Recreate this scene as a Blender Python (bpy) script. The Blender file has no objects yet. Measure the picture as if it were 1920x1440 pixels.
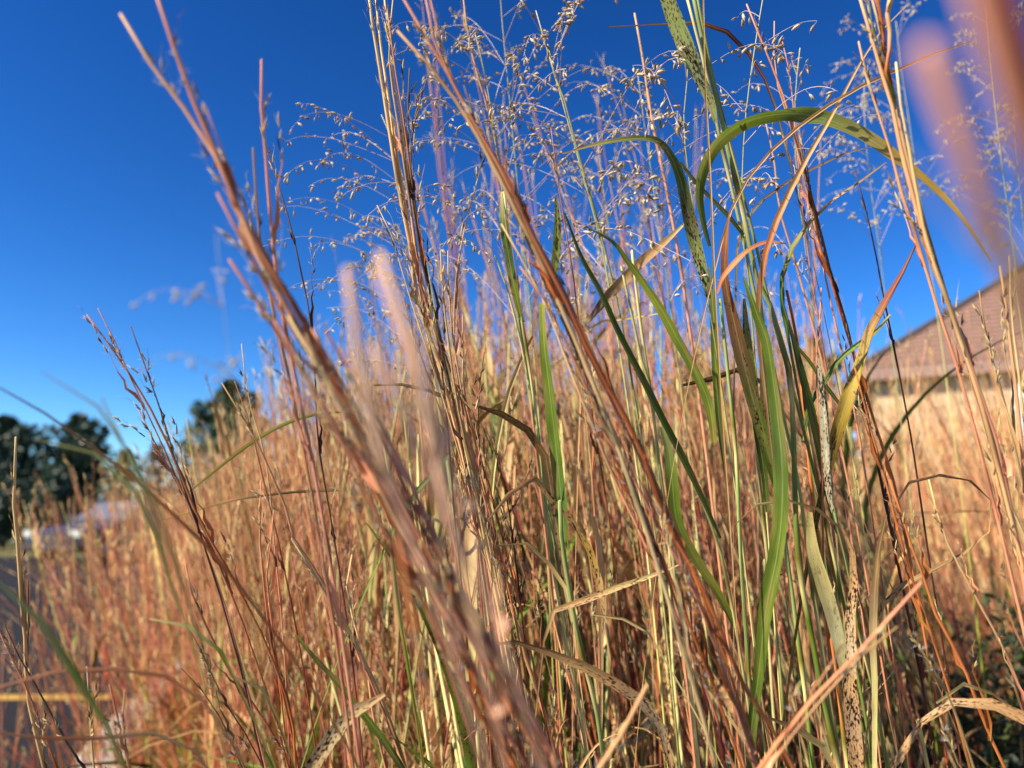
import bpy, math, random
import numpy as np
from mathutils import Vector, Matrix

# ------------------------------------------------------------------ camera, sky, sun, exposure
SC = bpy.context.scene
COL = SC.collection
CAM = Vector((0.0, 0.0, 0.85))
FPX = 1450.0
PITCH = math.atan2(985 - 720, FPX)
cd = bpy.data.cameras.new("camera")
cam = bpy.data.objects.new("camera", cd)
COL.objects.link(cam)
cam.location = CAM
cam.rotation_euler = (math.pi / 2 + PITCH, 0, 0)
cd.sensor_width = 36.0
cd.lens = 36.0 * FPX / 1920.0
cd.clip_start = 0.01
cd.clip_end = 2000
cd.dof.use_dof = True
cd.dof.focus_distance = 0.50
cd.dof.aperture_fstop = cd.lens / 4.5          # a phone lens, 4.5 mm opening
SC.camera = cam

SUN_AZ = math.radians(-118)     # clockwise from +Y: the sun stands to the left
SUN_EL = math.radians(40)
world = bpy.data.worlds.new("World")
SC.world = world
world.use_nodes = True
wn = world.node_tree
wn.nodes.clear()
sky = wn.nodes.new("ShaderNodeTexSky")
sky.sky_type = 'NISHITA'
sky.sun_disc = False
sky.sun_elevation = SUN_EL
sky.sun_rotation = SUN_AZ
sky.altitude = 300
sky.air_density = 1.0
sky.dust_density = 0.0
sky.ozone_density = 4.0
hsv = wn.nodes.new("ShaderNodeHueSaturation")
hsv.inputs['Saturation'].default_value = 1.25
hsv.inputs['Value'].default_value = 0.60
gam = wn.nodes.new("ShaderNodeGamma")        # a camera's punchier blue, the same all over the sky
gam.inputs['Gamma'].default_value = 1.5
bg = wn.nodes.new("ShaderNodeBackground")
bg.inputs['Strength'].default_value = 0.083
wo = wn.nodes.new("ShaderNodeOutputWorld")
wn.links.new(sky.outputs[0], hsv.inputs['Color'])
wn.links.new(hsv.outputs[0], gam.inputs['Color'])
wn.links.new(gam.outputs[0], bg.inputs['Color'])
wn.links.new(bg.outputs[0], wo.inputs['Surface'])

sl = bpy.data.lights.new("sun", 'SUN')
sl.energy = 5.0
sl.angle = math.radians(0.53)
sl.color = (1.0, 0.92, 0.80)
sun = bpy.data.objects.new("sun", sl)
COL.objects.link(sun)
sd = Vector((math.sin(SUN_AZ) * math.cos(SUN_EL), math.cos(SUN_AZ) * math.cos(SUN_EL), math.sin(SUN_EL)))
sun.rotation_euler = sd.to_track_quat('Z', 'Y').to_euler()
sun.location = (-5, -1, 6)

vs = SC.view_settings
vs.view_transform = 'Standard'
vs.look = 'None'
vs.exposure = 1.06
vs.gamma = 1.0
vs.use_curve_mapping = False
SC.render.engine = 'CYCLES'
SC.cycles.max_bounces = 8
SC.cycles.transparent_max_bounces = 8
SC.cycles.sample_clamp_indirect = 6.0

# ------------------------------------------------------------------ helpers
rng = np.random.default_rng(11)
random.seed(5)
FWD = np.array([0.0, math.cos(PITCH), math.sin(PITCH)])
UPV = np.array([0.0, -math.sin(PITCH), math.cos(PITCH)])
RGT = np.array([1.0, 0.0, 0.0])
C0 = np.array(CAM)


def P(px, py, d):
    """The point of the place seen at photograph pixel (px, py), d metres ahead."""
    return C0 + d * (FWD + RGT * (px - 960) / FPX - UPV * (py - 720) / FPX)


def nrm(v):
    return v / (np.linalg.norm(v, axis=-1, keepdims=True) + 1e-12)


class MB:
    """Collects vertices, faces, colours and lengthwise coordinates into one mesh."""

    def __init__(s):
        s.v, s.f3, s.f4, s.c, s.g, s.n = [], [], [], [], [], 0

    def add(s, v, c, g, f4=None, f3=None):
        v = np.asarray(v, float).reshape(-1, 3)
        c = np.asarray(c, float)
        if c.ndim == 1:
            c = np.tile(c, (len(v), 1))
        if c.shape[1] == 3:
            c = np.hstack([c, np.zeros((len(c), 1))])
        g = np.asarray(g, float)
        if g.ndim == 1:
            g = np.tile(g, (len(v), 1))
        s.v.append(v); s.c.append(c); s.g.append(g)
        if f4 is not None and len(f4):
            s.f4.append(np.asarray(f4, int) + s.n)
        if f3 is not None and len(f3):
            s.f3.append(np.asarray(f3, int) + s.n)
        s.n += len(v)

    def arrays(s):
        z3 = np.zeros((0, 3), int); z4 = np.zeros((0, 4), int)
        return (np.vstack(s.v), np.vstack(s.f4) if s.f4 else z4, np.vstack(s.f3) if s.f3 else z3,
                np.vstack(s.c), np.vstack(s.g))

    def mesh(s, name, mat, origin=(0, 0, 0), smooth=True):
        v, f4, f3, c, g = s.arrays()
        return mesh_from(name, v - np.asarray(origin), f4, f3, c, g, mat, smooth)


def mesh_from(name, v, f4, f3, c, g, mat, smooth=True):
    me = bpy.data.meshes.new(name)
    me.vertices.add(len(v))
    me.vertices.foreach_set("co", np.ascontiguousarray(v, np.float32).ravel())
    nl = len(f4) * 4 + len(f3) * 3
    me.loops.add(nl)
    me.loops.foreach_set("vertex_index", np.concatenate([f4.ravel(), f3.ravel()]).astype(np.int32))
    me.polygons.add(len(f4) + len(f3))
    st = np.concatenate([np.arange(len(f4)) * 4, len(f4) * 4 + np.arange(len(f3)) * 3]).astype(np.int32)
    me.polygons.foreach_set("loop_start", st)
    if smooth:
        me.polygons.foreach_set("use_smooth", np.ones(len(st), bool))
    if c is not None:
        a = me.color_attributes.new("Col", 'FLOAT_COLOR', 'POINT')
        a.data.foreach_set("color", np.ascontiguousarray(c, np.float32).ravel())
        b = me.attributes.new("guv", 'FLOAT_VECTOR', 'POINT')
        b.data.foreach_set("vector", np.ascontiguousarray(g, np.float32).ravel())
    me.materials.append(mat)
    me.update()
    me.validate()
    return me


def put(name, me, parent=None, loc=None):
    o = bpy.data.objects.new(name, me)
    COL.objects.link(o)
    if parent is not None:
        o.parent = parent
    if loc is not None:
        o.location = loc
    return o


def tag(o, label, cat, group=None, kind=None):
    if label: o["label"] = label
    if cat: o["category"] = cat
    if group: o["group"] = group
    if kind: o["kind"] = kind
    return o


def thing(name, loc, label, cat, group=None):
    o = bpy.data.objects.new(name, None)
    o.empty_display_size = 0.05
    COL.objects.link(o)
    o.location = loc
    return tag(o, label, cat, group)


def catmull(pts, n):
    pts = np.asarray(pts, float)
    if len(pts) == 2:
        t = np.linspace(0, 1, n)[:, None]
        return pts[0] * (1 - t) + pts[1] * t
    ext = np.vstack([2 * pts[0] - pts[1], pts, 2 * pts[-1] - pts[-2]])
    seg = np.linalg.norm(np.diff(pts[:, :3], axis=0), axis=1)
    cum = np.concatenate([[0], np.cumsum(seg)])
    s = np.linspace(0, cum[-1], n)
    k = np.clip(np.searchsorted(cum, s, side='right') - 1, 0, len(pts) - 2)
    t = ((s - cum[k]) / np.maximum(seg[k], 1e-9))[:, None]
    a, b, c, d = ext[k], ext[k + 1], ext[k + 2], ext[k + 3]
    return 0.5 * (2 * b + (c - a) * t + (2 * a - 5 * b + 4 * c - d) * t ** 2 + (-a + 3 * b - 3 * c + d) * t ** 3)


def arclen(p):
    return np.concatenate([[0], np.cumsum(np.linalg.norm(np.diff(p, axis=0), axis=1))])


def grad(stops, t):
    """stops: list of colours spread evenly or (t, colour) pairs."""
    if not isinstance(stops[0][0], (tuple, list)) and len(stops[0]) == 2:
        ts = [s[0] for s in stops]; cs = np.array([s[1] for s in stops])
    else:
        cs = np.array(stops); ts = np.linspace(0, 1, len(cs))
    t = np.asarray(t)
    return np.stack([np.interp(t, ts, cs[:, i]) for i in range(cs.shape[1])], -1)


def frames(p, ref=None):
    T = nrm(np.gradient(p, axis=0))
    if ref is None:
        ref = np.array([0.3, -1.0, 0.2])
    U = nrm(np.cross(T, ref))
    V = np.cross(T, U)
    return T, U, V


def tube(mb, p, r, cols, sides=6, seed=0.0, cap=True):
    p = np.asarray(p, float)
    n = len(p)
    r = np.broadcast_to(np.asarray(r, float), (n,))
    T, U, V = frames(p)
    a = np.arange(sides) / sides * 2 * math.pi
    ring = (np.cos(a)[None, :, None] * U[:, None, :] + np.sin(a)[None, :, None] * V[:, None, :]) * r[:, None, None]
    v = (p[:, None, :] + ring).reshape(-1, 3)
    L = arclen(p)
    cols = np.asarray(cols, float)
    if cols.ndim == 1:
        cols = np.tile(cols, (n, 1))
    c = np.repeat(cols, sides, 0)
    g = np.stack([np.tile(a / (2 * math.pi) * 0.01, n), np.repeat(L, sides), np.full(n * sides, seed)], -1)
    i = np.arange(n - 1)[:, None] * sides
    j = np.arange(sides)[None, :]
    k = (j + 1) % sides
    f = np.stack([i + j, i + k, i + sides + k, i + sides + j], -1).reshape(-1, 4)
    f3 = None
    if cap:
        v = np.vstack([v, p[:1] - T[:1] * r[0] * 0.8]); c = np.vstack([c, cols[:1]]); g = np.vstack([g, [[0, 0, seed]]])
        f3 = [[n * sides, (q + 1) % sides, q] for q in range(sides)]
    mb.add(v, c, g, f, f3)


def ribbon(mb, p, w, cols, roll=0.0, fold=0.25, seed=0.0, nu=5, ref=None, spot=0.0):
    """A leaf blade: folded along its midrib; w is its width along the path, roll turns it about its length."""
    p = np.asarray(p, float)
    n = len(p)
    w = np.broadcast_to(np.asarray(w, float), (n,))
    T = nrm(np.gradient(p, axis=0))
    view = nrm(p - C0) if ref is None else np.broadcast_to(np.asarray(ref, float), p.shape)
    U = nrm(np.cross(T, view))
    for k in range(1, n):
        if np.dot(U[k], U[k - 1]) < 0:
            U[k] = -U[k]
    V = np.cross(T, U)
    rl = np.radians(np.broadcast_to(np.asarray(roll, float), (n,)))[:, None]
    U, V = U * np.cos(rl) + V * np.sin(rl), V * np.cos(rl) - U * np.sin(rl)
    x = np.linspace(-1, 1, nu)
    edge = np.random.default_rng(int(abs(seed) * 997) % 100000)
    wob = 1 + 0.05 * np.interp(np.arange(n), np.arange(0, n + 4, 4), edge.normal(0, 1, len(np.arange(0, n + 4, 4))))
    v = p[:, None, :] + U[:, None, :] * (x[None, :, None] * (w * wob)[:, None, None] / 2) \
        + V[:, None, :] * ((np.abs(x) ** 1.5)[None, :, None] * w[:, None, None] / 2 * fold)
    L = arclen(p)
    cols = np.asarray(cols, float)
    if cols.ndim == 1:
        cols = np.tile(cols, (n, 1))
    sp = np.broadcast_to(np.asarray(spot, float), (n,))
    c = np.hstack([np.repeat(cols, nu, 0), np.repeat(sp, nu)[:, None]])
    g = np.stack([(x[None, :] * w[:, None] / 2).ravel(), np.repeat(L, nu), np.full(n * nu, seed)], -1)
    i = np.arange(n - 1)[:, None] * nu
    j = np.arange(nu - 1)[None, :]
    f = np.stack([i + j, i + j + 1, i + nu + j + 1, i + nu + j], -1).reshape(-1, 4)
    mb.add(v.reshape(-1, 3), c, g, f)


def seed_body(mb, p, d, length, width, col, col2, seed=0.0, sides=5):
    """A pointed grain: fat below the middle, drawn out to a tip."""
    d = nrm(np.asarray(d, float))
    t = np.array([0.0, 0.22, 0.5, 0.8, 1.0])
    r = np.array([0.25, 0.85, 1.0, 0.5, 0.04]) * width / 2
    pts = p + d * (t * length)[:, None]
    a = 1 if abs(d[0]) < 0.9 else 0
    u = nrm(np.cross(d, np.eye(3)[0 if a else 1])); v2 = np.cross(d, u)
    an = np.arange(sides) / sides * 2 * math.pi + seed
    ring = np.cos(an)[None, :, None] * u + np.sin(an)[None, :, None] * v2
    v = (pts[:, None, :] + ring * r[:, None, None]).reshape(-1, 3)
    mixv = (np.arange(sides) % 2)[None, :] * 0.5 + t[:, None] * 0.3
    c = (np.asarray(col)[None, None, :] * (1 - mixv[..., None]) + np.asarray(col2)[None, None, :] * mixv[..., None]).reshape(-1, 3)
    g = np.stack([np.tile(an * 0.001, 5), np.repeat(t * length, sides), np.full(5 * sides, seed)], -1)
    i = np.arange(4)[:, None] * sides; j = np.arange(sides)[None, :]; k = (j + 1) % sides
    f = np.stack([i + j, i + k, i + sides + k, i + sides + j], -1).reshape(-1, 4)
    mb.add(v, c, g, f)


def spike(mb, p, d, length, w, col, bend=None):
    """A hair, awn or glume: a thin three-sided spike."""
    d = nrm(np.asarray(d, float))
    u = nrm(np.cross(d, [0.31, 0.7, 0.64])); v2 = np.cross(d, u)
    mid = p + d * length * 0.5
    tip = p + d * length + (0 if bend is None else np.asarray(bend) * length)
    a = [u, -0.5 * u + 0.87 * v2, -0.5 * u - 0.87 * v2]
    v = [p + q * w * 0.35 for q in a] + [mid + q * w * 0.5 for q in a] + [tip]
    g = [[0, 0, 0]] * 3 + [[0, length / 2, 0]] * 3 + [[0, length, 0]]
    mb.add(v, col, g, [[0, 1, 4, 3], [1, 2, 5, 4], [2, 0, 3, 5]], [[3, 4, 6], [4, 5, 6], [5, 3, 6]])


# ------------------------------------------------------------------ materials
def nt(name):
    m = bpy.data.materials.new(name)
    m.use_nodes = True
    t = m.node_tree
    t.nodes.clear()
    return m, t, t.nodes, t.links


def mnode(N, L, op, a, b=None):
    n = N.new("ShaderNodeMath"); n.operation = op
    for i, x in enumerate((a, b)):
        if x is None: continue
        if hasattr(x, 'is_linked') or hasattr(x, 'links'): L.new(x, n.inputs[i])
        else: n.inputs[i].default_value = x
    return n.outputs[0]


def mixc(N, L, f, a, b, mode='MIX'):
    n = N.new("ShaderNodeMix"); n.data_type = 'RGBA'; n.blend_type = mode
    for s, x in ((n.inputs[0], f), (n.inputs[6], a), (n.inputs[7], b)):
        if hasattr(x, 'links'): L.new(x, s)
        elif isinstance(x, tuple): s.default_value = x + (1,) if len(x) == 3 else x
        else: s.default_value = x
    return n.outputs[2]


def ramp(N, L, x, lo, hi):
    n = N.new("ShaderNodeMapRange")
    L.new(x, n.inputs[0]); n.inputs[1].default_value = lo; n.inputs[2].default_value = hi
    return n.outputs[0]


def grass_material(name, rough, transl, blade, gain=1.0, jitter=0.35):
    m, t, N, L = nt(name)
    out = N.new("ShaderNodeOutputMaterial")
    at = N.new("ShaderNodeAttribute"); at.attribute_name = "Col"
    gv = N.new("ShaderNodeAttribute"); gv.attribute_name = "guv"
    oi = N.new("ShaderNodeObjectInfo")
    mp = N.new("ShaderNodeMapping"); L.new(gv.outputs['Vector'], mp.inputs['Vector'])
    mp.inputs['Scale'].default_value = (2600, 18, 31) if blade else (700, 25, 31)
    no = N.new("ShaderNodeTexNoise"); L.new(mp.outputs[0], no.inputs['Vector'])
    no.inputs['Scale'].default_value = 1.0; no.inputs['Detail'].default_value = 2.0
    mp2 = N.new("ShaderNodeMapping"); L.new(gv.outputs['Vector'], mp2.inputs['Vector'])
    mp2.inputs['Scale'].default_value = (150, 45, 17)
    n2 = N.new("ShaderNodeTexNoise"); L.new(mp2.outputs[0], n2.inputs['Vector'])
    n2.inputs['Scale'].default_value = 1.0; n2.inputs['Detail'].default_value = 4.0
    k1 = N.new("ShaderNodeMapRange"); L.new(no.outputs[0], k1.inputs[0])
    k1.inputs[1].default_value = 0.3; k1.inputs[2].default_value = 0.7
    k1.inputs[3].default_value = 0.78; k1.inputs[4].default_value = 1.16
    k2 = N.new("ShaderNodeMapRange"); L.new(n2.outputs[0], k2.inputs[0])
    k2.inputs[1].default_value = 0.25; k2.inputs[2].default_value = 0.75
    k2.inputs[3].default_value = 0.72; k2.inputs[4].default_value = 1.25
    k3 = N.new("ShaderNodeMapRange"); L.new(oi.outputs['Random'], k3.inputs[0])
    k3.inputs[3].default_value = 1 - jitter; k3.inputs[4].default_value = 1 + jitter * 0.6
    k = mnode(N, L, 'MULTIPLY', mnode(N, L, 'MULTIPLY', k1.outputs[0], k2.outputs[0]), mnode(N, L, 'MULTIPLY', k3.outputs[0], gain))
    vm = N.new("ShaderNodeVectorMath"); vm.operation = 'SCALE'
    L.new(at.outputs['Color'], vm.inputs[0]); L.new(k, vm.inputs['Scale'])
    col = vm.outputs[0]
    if blade:
        su = N.new("ShaderNodeSeparateXYZ"); L.new(gv.outputs['Vector'], su.inputs[0])
        rib = mnode(N, L, 'SUBTRACT', 1.0, ramp(N, L, mnode(N, L, 'ABSOLUTE', su.outputs[0]), 0.00015, 0.0005))
        col = mixc(N, L, mnode(N, L, 'MULTIPLY', rib, 0.22), col, (0.62, 0.58, 0.30))
        mpb = N.new("ShaderNodeMapping"); L.new(gv.outputs['Vector'], mpb.inputs['Vector'])
        mpb.inputs['Scale'].default_value = (190, 22, 13)
        nb_ = N.new("ShaderNodeTexNoise"); L.new(mpb.outputs[0], nb_.inputs['Vector'])
        nb_.inputs['Scale'].default_value = 1.0; nb_.inputs['Detail'].default_value = 5.0
        col = mixc(N, L, mnode(N, L, 'MULTIPLY', ramp(N, L, nb_.outputs[0], 0.52, 0.72), 0.55), col, (0.44, 0.30, 0.09))
        col = mixc(N, L, mnode(N, L, 'MULTIPLY', ramp(N, L, nb_.outputs[0], 0.44, 0.26), 0.4), col, (0.06, 0.085, 0.02))
    # rust and mildew flecks along the veins, where the fourth channel asks for them
    mp3 = N.new("ShaderNodeMapping"); L.new(gv.outputs['Vector'], mp3.inputs['Vector'])
    mp3.inputs['Scale'].default_value = (1150, 380, 7)
    n3 = N.new("ShaderNodeTexNoise"); L.new(mp3.outputs[0], n3.inputs['Vector'])
    n3.inputs['Scale'].default_value = 1.0; n3.inputs['Detail'].default_value = 4.0
    mp4 = N.new("ShaderNodeMapping"); L.new(gv.outputs['Vector'], mp4.inputs['Vector'])
    mp4.inputs['Scale'].default_value = (260, 55, 3)
    n4 = N.new("ShaderNodeTexNoise"); L.new(mp4.outputs[0], n4.inputs['Vector'])
    n4.inputs['Scale'].default_value = 1.0
    thr = mnode(N, L, 'ADD', n3.outputs[0], mnode(N, L, 'MULTIPLY', mnode(N, L, 'SUBTRACT', n4.outputs[0], 0.5), 0.6))
    thr = mnode(N, L, 'ADD', thr, mnode(N, L, 'MULTIPLY', at.outputs['Alpha'], 0.22))
    halo = mnode(N, L, 'MULTIPLY', ramp(N, L, thr, 0.58, 0.66), ramp(N, L, at.outputs['Alpha'], 0.0, 0.25))
    col = mixc(N, L, mnode(N, L, 'MULTIPLY', halo, 0.7), col, (0.22, 0.11, 0.04))
    fl = ramp(N, L, thr, 0.65, 0.72)
    fl = mnode(N, L, 'MULTIPLY', fl, ramp(N, L, at.outputs['Alpha'], 0.0, 0.25))
    col = mixc(N, L, fl, col, (0.022, 0.014, 0.009))
    pb = N.new("ShaderNodeBsdfPrincipled")
    L.new(col, pb.inputs['Base Color'])
    pb.inputs['Roughness'].default_value = rough
    pb.inputs['Specular IOR Level'].default_value = 0.22
    bp = N.new("ShaderNodeBump"); bp.inputs['Strength'].default_value = 0.35; bp.inputs['Distance'].default_value = 0.0004
    L.new(no.outputs[0], bp.inputs['Height']); L.new(bp.outputs[0], pb.inputs['Normal'])
    if transl > 0:
        tr = N.new("ShaderNodeBsdfTranslucent"); L.new(col, tr.inputs['Color'])
        mx = N.new("ShaderNodeMixShader"); mx.inputs[0].default_value = transl
        L.new(pb.outputs[0], mx.inputs[1]); L.new(tr.outputs[0], mx.inputs[2])
        L.new(mx.outputs[0], out.inputs[0])
    else:
        L.new(pb.outputs[0], out.inputs[0])
    return m


M_STEM = grass_material("grass_stem", 0.5, 0.0, False)
M_STEMJ = grass_material("sward_stem", 0.55, 0.0, False)
M_BLADE = grass_material("leaf_blade", 0.46, 0.38, True, jitter=0.15)
M_SEED = grass_material("seed_husk", 0.5, 0.18, False, jitter=0.2)
M_HAIR = grass_material("seed_hair", 0.5, 0.45, False, jitter=0.1)


def plain(name, col, rough=0.7, noise=None, amount=0.3, col2=None, metal=0.0, bump=0.0, coord='Object'):
    m, t, N, L = nt(name)
    out = N.new("ShaderNodeOutputMaterial")
    pb = N.new("ShaderNodeBsdfPrincipled")
    pb.inputs['Roughness'].default_value = rough
    pb.inputs['Metallic'].default_value = metal
    if rough > .9: pb.inputs['Specular IOR Level'].default_value = 0.06
    pb.inputs['Base Color'].default_value = col + (1,)
    if noise:
        tc = N.new("ShaderNodeTexCoord")
        no = N.new("ShaderNodeTexNoise"); L.new(tc.outputs[coord], no.inputs['Vector'])
        no.inputs['Scale'].default_value = noise; no.inputs['Detail'].default_value = 6
        f = ramp(N, L, no.outputs[0], 0.35, 0.65)
        c2 = col2 or tuple(x * (1 - amount) for x in col)
        L.new(mixc(N, L, f, col, c2), pb.inputs['Base Color'])
        if bump:
            b = N.new("ShaderNodeBump"); b.inputs['Strength'].default_value = bump
            L.new(no.outputs[0], b.inputs['Height']); L.new(b.outputs[0], pb.inputs['Normal'])
    L.new(pb.outputs[0], out.inputs[0])
    return m


M_SOIL = plain("soil", (0.16, 0.11, 0.07), 0.95, 9.0, col2=(0.07, 0.05, 0.03), bump=0.6)
M_LAWN = plain("lawn", (0.20, 0.17, 0.07), 0.95, 3.0, col2=(0.10, 0.11, 0.04))
M_ASPH = plain("asphalt", (0.027, 0.026, 0.028), 0.95, 60.0, col2=(0.016, 0.0155, 0.017), bump=0.4)
M_LINE = plain("road_paint", (0.50, 0.29, 0.035), 0.8, 25.0, col2=(0.36, 0.20, 0.03))
M_CONC = plain("concrete", (0.46, 0.40, 0.32), 0.85, 30.0, col2=(0.36, 0.31, 0.24), bump=0.3)
M_BARK = plain("bark", (0.10, 0.075, 0.055), 0.9, 12.0)
M_WHITE = plain("white_paint", (0.80, 0.79, 0.76), 0.5)
M_SHING = plain("roof_shingle", (0.26, 0.145, 0.10), 0.9, 14.0, col2=(0.17, 0.095, 0.065), bump=0.3)
M_TRIM = plain("dark_trim", (0.05, 0.04, 0.035), 0.6)
M_GLASS = plain("window_glass", (0.03, 0.035, 0.04), 0.05)
M_CARP = plain("car_paint", (0.05, 0.055, 0.065), 0.25, metal=0.3)
M_TYRE = plain("tyre_rubber", (0.02, 0.02, 0.02), 0.8)
M_LAMP = plain("lamp_lens", (0.75, 0.77, 0.8), 0.08, metal=0.6)
M_RIM = plain("rim_metal", (0.5, 0.5, 0.52), 0.3, metal=0.9)


def leaf_material(name, a, b, transl=0.25):
    m, t, N, L = nt(name)
    out = N.new("ShaderNodeOutputMaterial")
    at = N.new("ShaderNodeAttribute"); at.attribute_name = "guv"
    sp = N.new("ShaderNodeSeparateXYZ"); L.new(at.outputs['Vector'], sp.inputs[0])
    col = mixc(N, L, sp.outputs[2], a, b)
    pb = N.new("ShaderNodeBsdfPrincipled"); pb.inputs['Roughness'].default_value = 0.5
    L.new(col, pb.inputs['Base Color'])
    tr = N.new("ShaderNodeBsdfTranslucent"); L.new(col, tr.inputs['Color'])
    mx = N.new("ShaderNodeMixShader"); mx.inputs[0].default_value = transl
    L.new(pb.outputs[0], mx.inputs[1]); L.new(tr.outputs[0], mx.inputs[2])
    L.new(mx.outputs[0], out.inputs[0])
    return m


def brick_material():
    m, t, N, L = nt("tan_brick")
    out = N.new("ShaderNodeOutputMaterial")
    tc = N.new("ShaderNodeTexCoord")
    sp = N.new("ShaderNodeSeparateXYZ"); L.new(tc.outputs['Object'], sp.inputs[0])
    cb = N.new("ShaderNodeCombineXYZ")
    L.new(mnode(N, L, 'ADD', sp.outputs[0], sp.outputs[1]), cb.inputs[0]); L.new(sp.outputs[2], cb.inputs[1])
    br = N.new("ShaderNodeTexBrick"); L.new(cb.outputs[0], br.inputs['Vector'])
    br.inputs['Color1'].default_value = (0.56, 0.40, 0.20, 1)
    br.inputs['Color2'].default_value = (0.46, 0.31, 0.15, 1)
    br.inputs['Mortar'].default_value = (0.50, 0.45, 0.36, 1)
    br.inputs['Scale'].default_value = 1.0
    br.inputs['Brick Width'].default_value = 0.215
    br.inputs['Row Height'].default_value = 0.075
    br.inputs['Mortar Size'].default_value = 0.006
    pb = N.new("ShaderNodeBsdfPrincipled"); pb.inputs['Roughness'].default_value = 0.85
    L.new(br.outputs[0], pb.inputs['Base Color'])
    L.new(pb.outputs[0], out.inputs[0])
    return m


M_BRICK = brick_material()


# simple solid helpers for the setting
class Solid:
    def __init__(s): s.v, s.f = [], []
    def quad(s, *p):
        n = len(s.v); s.v += [tuple(q) for q in p]; s.f.append(tuple(range(n, n + len(p))))
    def box(s, x0, y0, z0, x1, y1, z1):
        n = len(s.v)
        s.v += [(x0, y0, z0), (x1, y0, z0), (x1, y1, z0), (x0, y1, z0), (x0, y0, z1), (x1, y0, z1), (x1, y1, z1), (x0, y1, z1)]
        s.f += [tuple(n + i for i in q) for q in ((0, 3, 2, 1), (4, 5, 6, 7), (0, 1, 5, 4), (1, 2, 6, 5), (2, 3, 7, 6), (3, 0, 4, 7))]
    def build(s, name, mat, parent=None, smooth=False):
        me = bpy.data.meshes.new(name); me.from_pydata(s.v, [], s.f); me.materials.append(mat)
        if smooth: me.polygons.foreach_set("use_smooth", [True] * len(me.polygons))
        me.update(); return put(name, me, parent)


# ------------------------------------------------------------------ ground, road, kerb
s = Solid(); s.quad((-300, -60, 0), (300, -60, 0), (300, 500, 0), (-300, 500, 0))
tag(s.build("ground", M_LAWN), None, None, kind='structure')
KERB = [(-0.75, -6.0), (-0.85, 0.0), (-1.15, 1.9), (-1.43, 2.75), (-1.66, 3.6), (-2.0, 5.0), (-2.8, 7.5), (-4.3, 11.5), (-6.6, 17.0), (-9.0, 22.0)]
kp = catmull(np.array([(x, y, 0) for x, y in KERB]), 60)
s = Solid()
for a, b in zip(kp[:-1], kp[1:]):
    s.quad((a[0] - 0.02, a[1], 0.004), (-60, a[1], 0.004), (-60, b[1], 0.004), (b[0] - 0.02, b[1], 0.004))
tag(s.build("road", M_ASPH), None, None, kind='structure')
s = Solid()
for a, b in zip(kp[:-1], kp[1:]):
    s.quad((a[0] + 0.1, a[1], 0.006), (b[0] + 0.1, b[1], 0.006), (b[0] + 30, b[1], 0.006), (a[0] + 30, a[1], 0.006))
    if b[1] > 9: break
tag(s.build("soil_bed", M_SOIL), None, None, kind='structure')
# stall line painted across the asphalt
s = Solid()
s.quad((-7.0, 3.92, 0.008), (-1.98, 4.02, 0.008), (-2.0, 4.14, 0.008), (-7.0, 4.04, 0.008))
tag(s.build("road_marking", M_LINE), None, None, kind='structure')
# kerb of separate stones
dk = nrm(np.gradient(kp, axis=0)); nk = np.stack([dk[:, 1], -dk[:, 0], dk[:, 2] * 0], -1)
fine = catmull(np.array([(x, y, 0) for x, y in KERB]), 900)
La = arclen(fine)
kroot = bpy.data.objects.new("kerb", None); COL.objects.link(kroot); kroot["kind"] = "structure"
st = 0.0
while st < La[-1] - 1.0 and st < 20:
    t0, t1 = st + 0.004, st + 0.896
    q = np.array([[np.interp(t, La, fine[:, i]) for i in range(3)] for t in np.linspace(t0, t1, 5)])
    d = nrm(np.gradient(q, axis=0)); nn = np.stack([d[:, 1], -d[:, 0], d[:, 2] * 0], -1)
    s = Solid()
    prof = [(-0.0, -0.05), (0.0, 0.115), (0.02, 0.135), (0.15, 0.14), (0.15, -0.05)]
    rings = [[tuple(q[i] + nn[i] * a + np.array([0, 0, b])) for a, b in prof] for i in range(5)]
    for i in range(4):
        for j in range(4):
            s.quad(rings[i][j], rings[i + 1][j], rings[i + 1][j + 1], rings[i][j + 1])
    s.quad(*rings[0]); s.quad(*rings[4][::-1])
    s.build("kerb_stone", M_CONC, kroot)
    st += 0.9

# ------------------------------------------------------------------ trees and hedge beyond the road
def leaf_cloud(n, centre_fn, size, seed):
    r = np.random.default_rng(seed)
    c = np.array([centre_fn(r) for _ in range(n)])
    u = nrm(r.normal(size=(n, 3))); w = nrm(np.cross(u, r.normal(size=(n, 3))))
    sz = size * r.uniform(0.6, 1.3, n)[:, None]
    v = np.stack([c - u * sz, c + w * sz * 0.45, c + u * sz, c - w * sz * 0.45], 1).reshape(-1, 3)
    f = np.arange(4 * n).reshape(-1, 4)
    g = np.zeros((4 * n, 3)); g[:, 2] = np.repeat(r.uniform(0, 1, n), 4)
    return v, f, g


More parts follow.
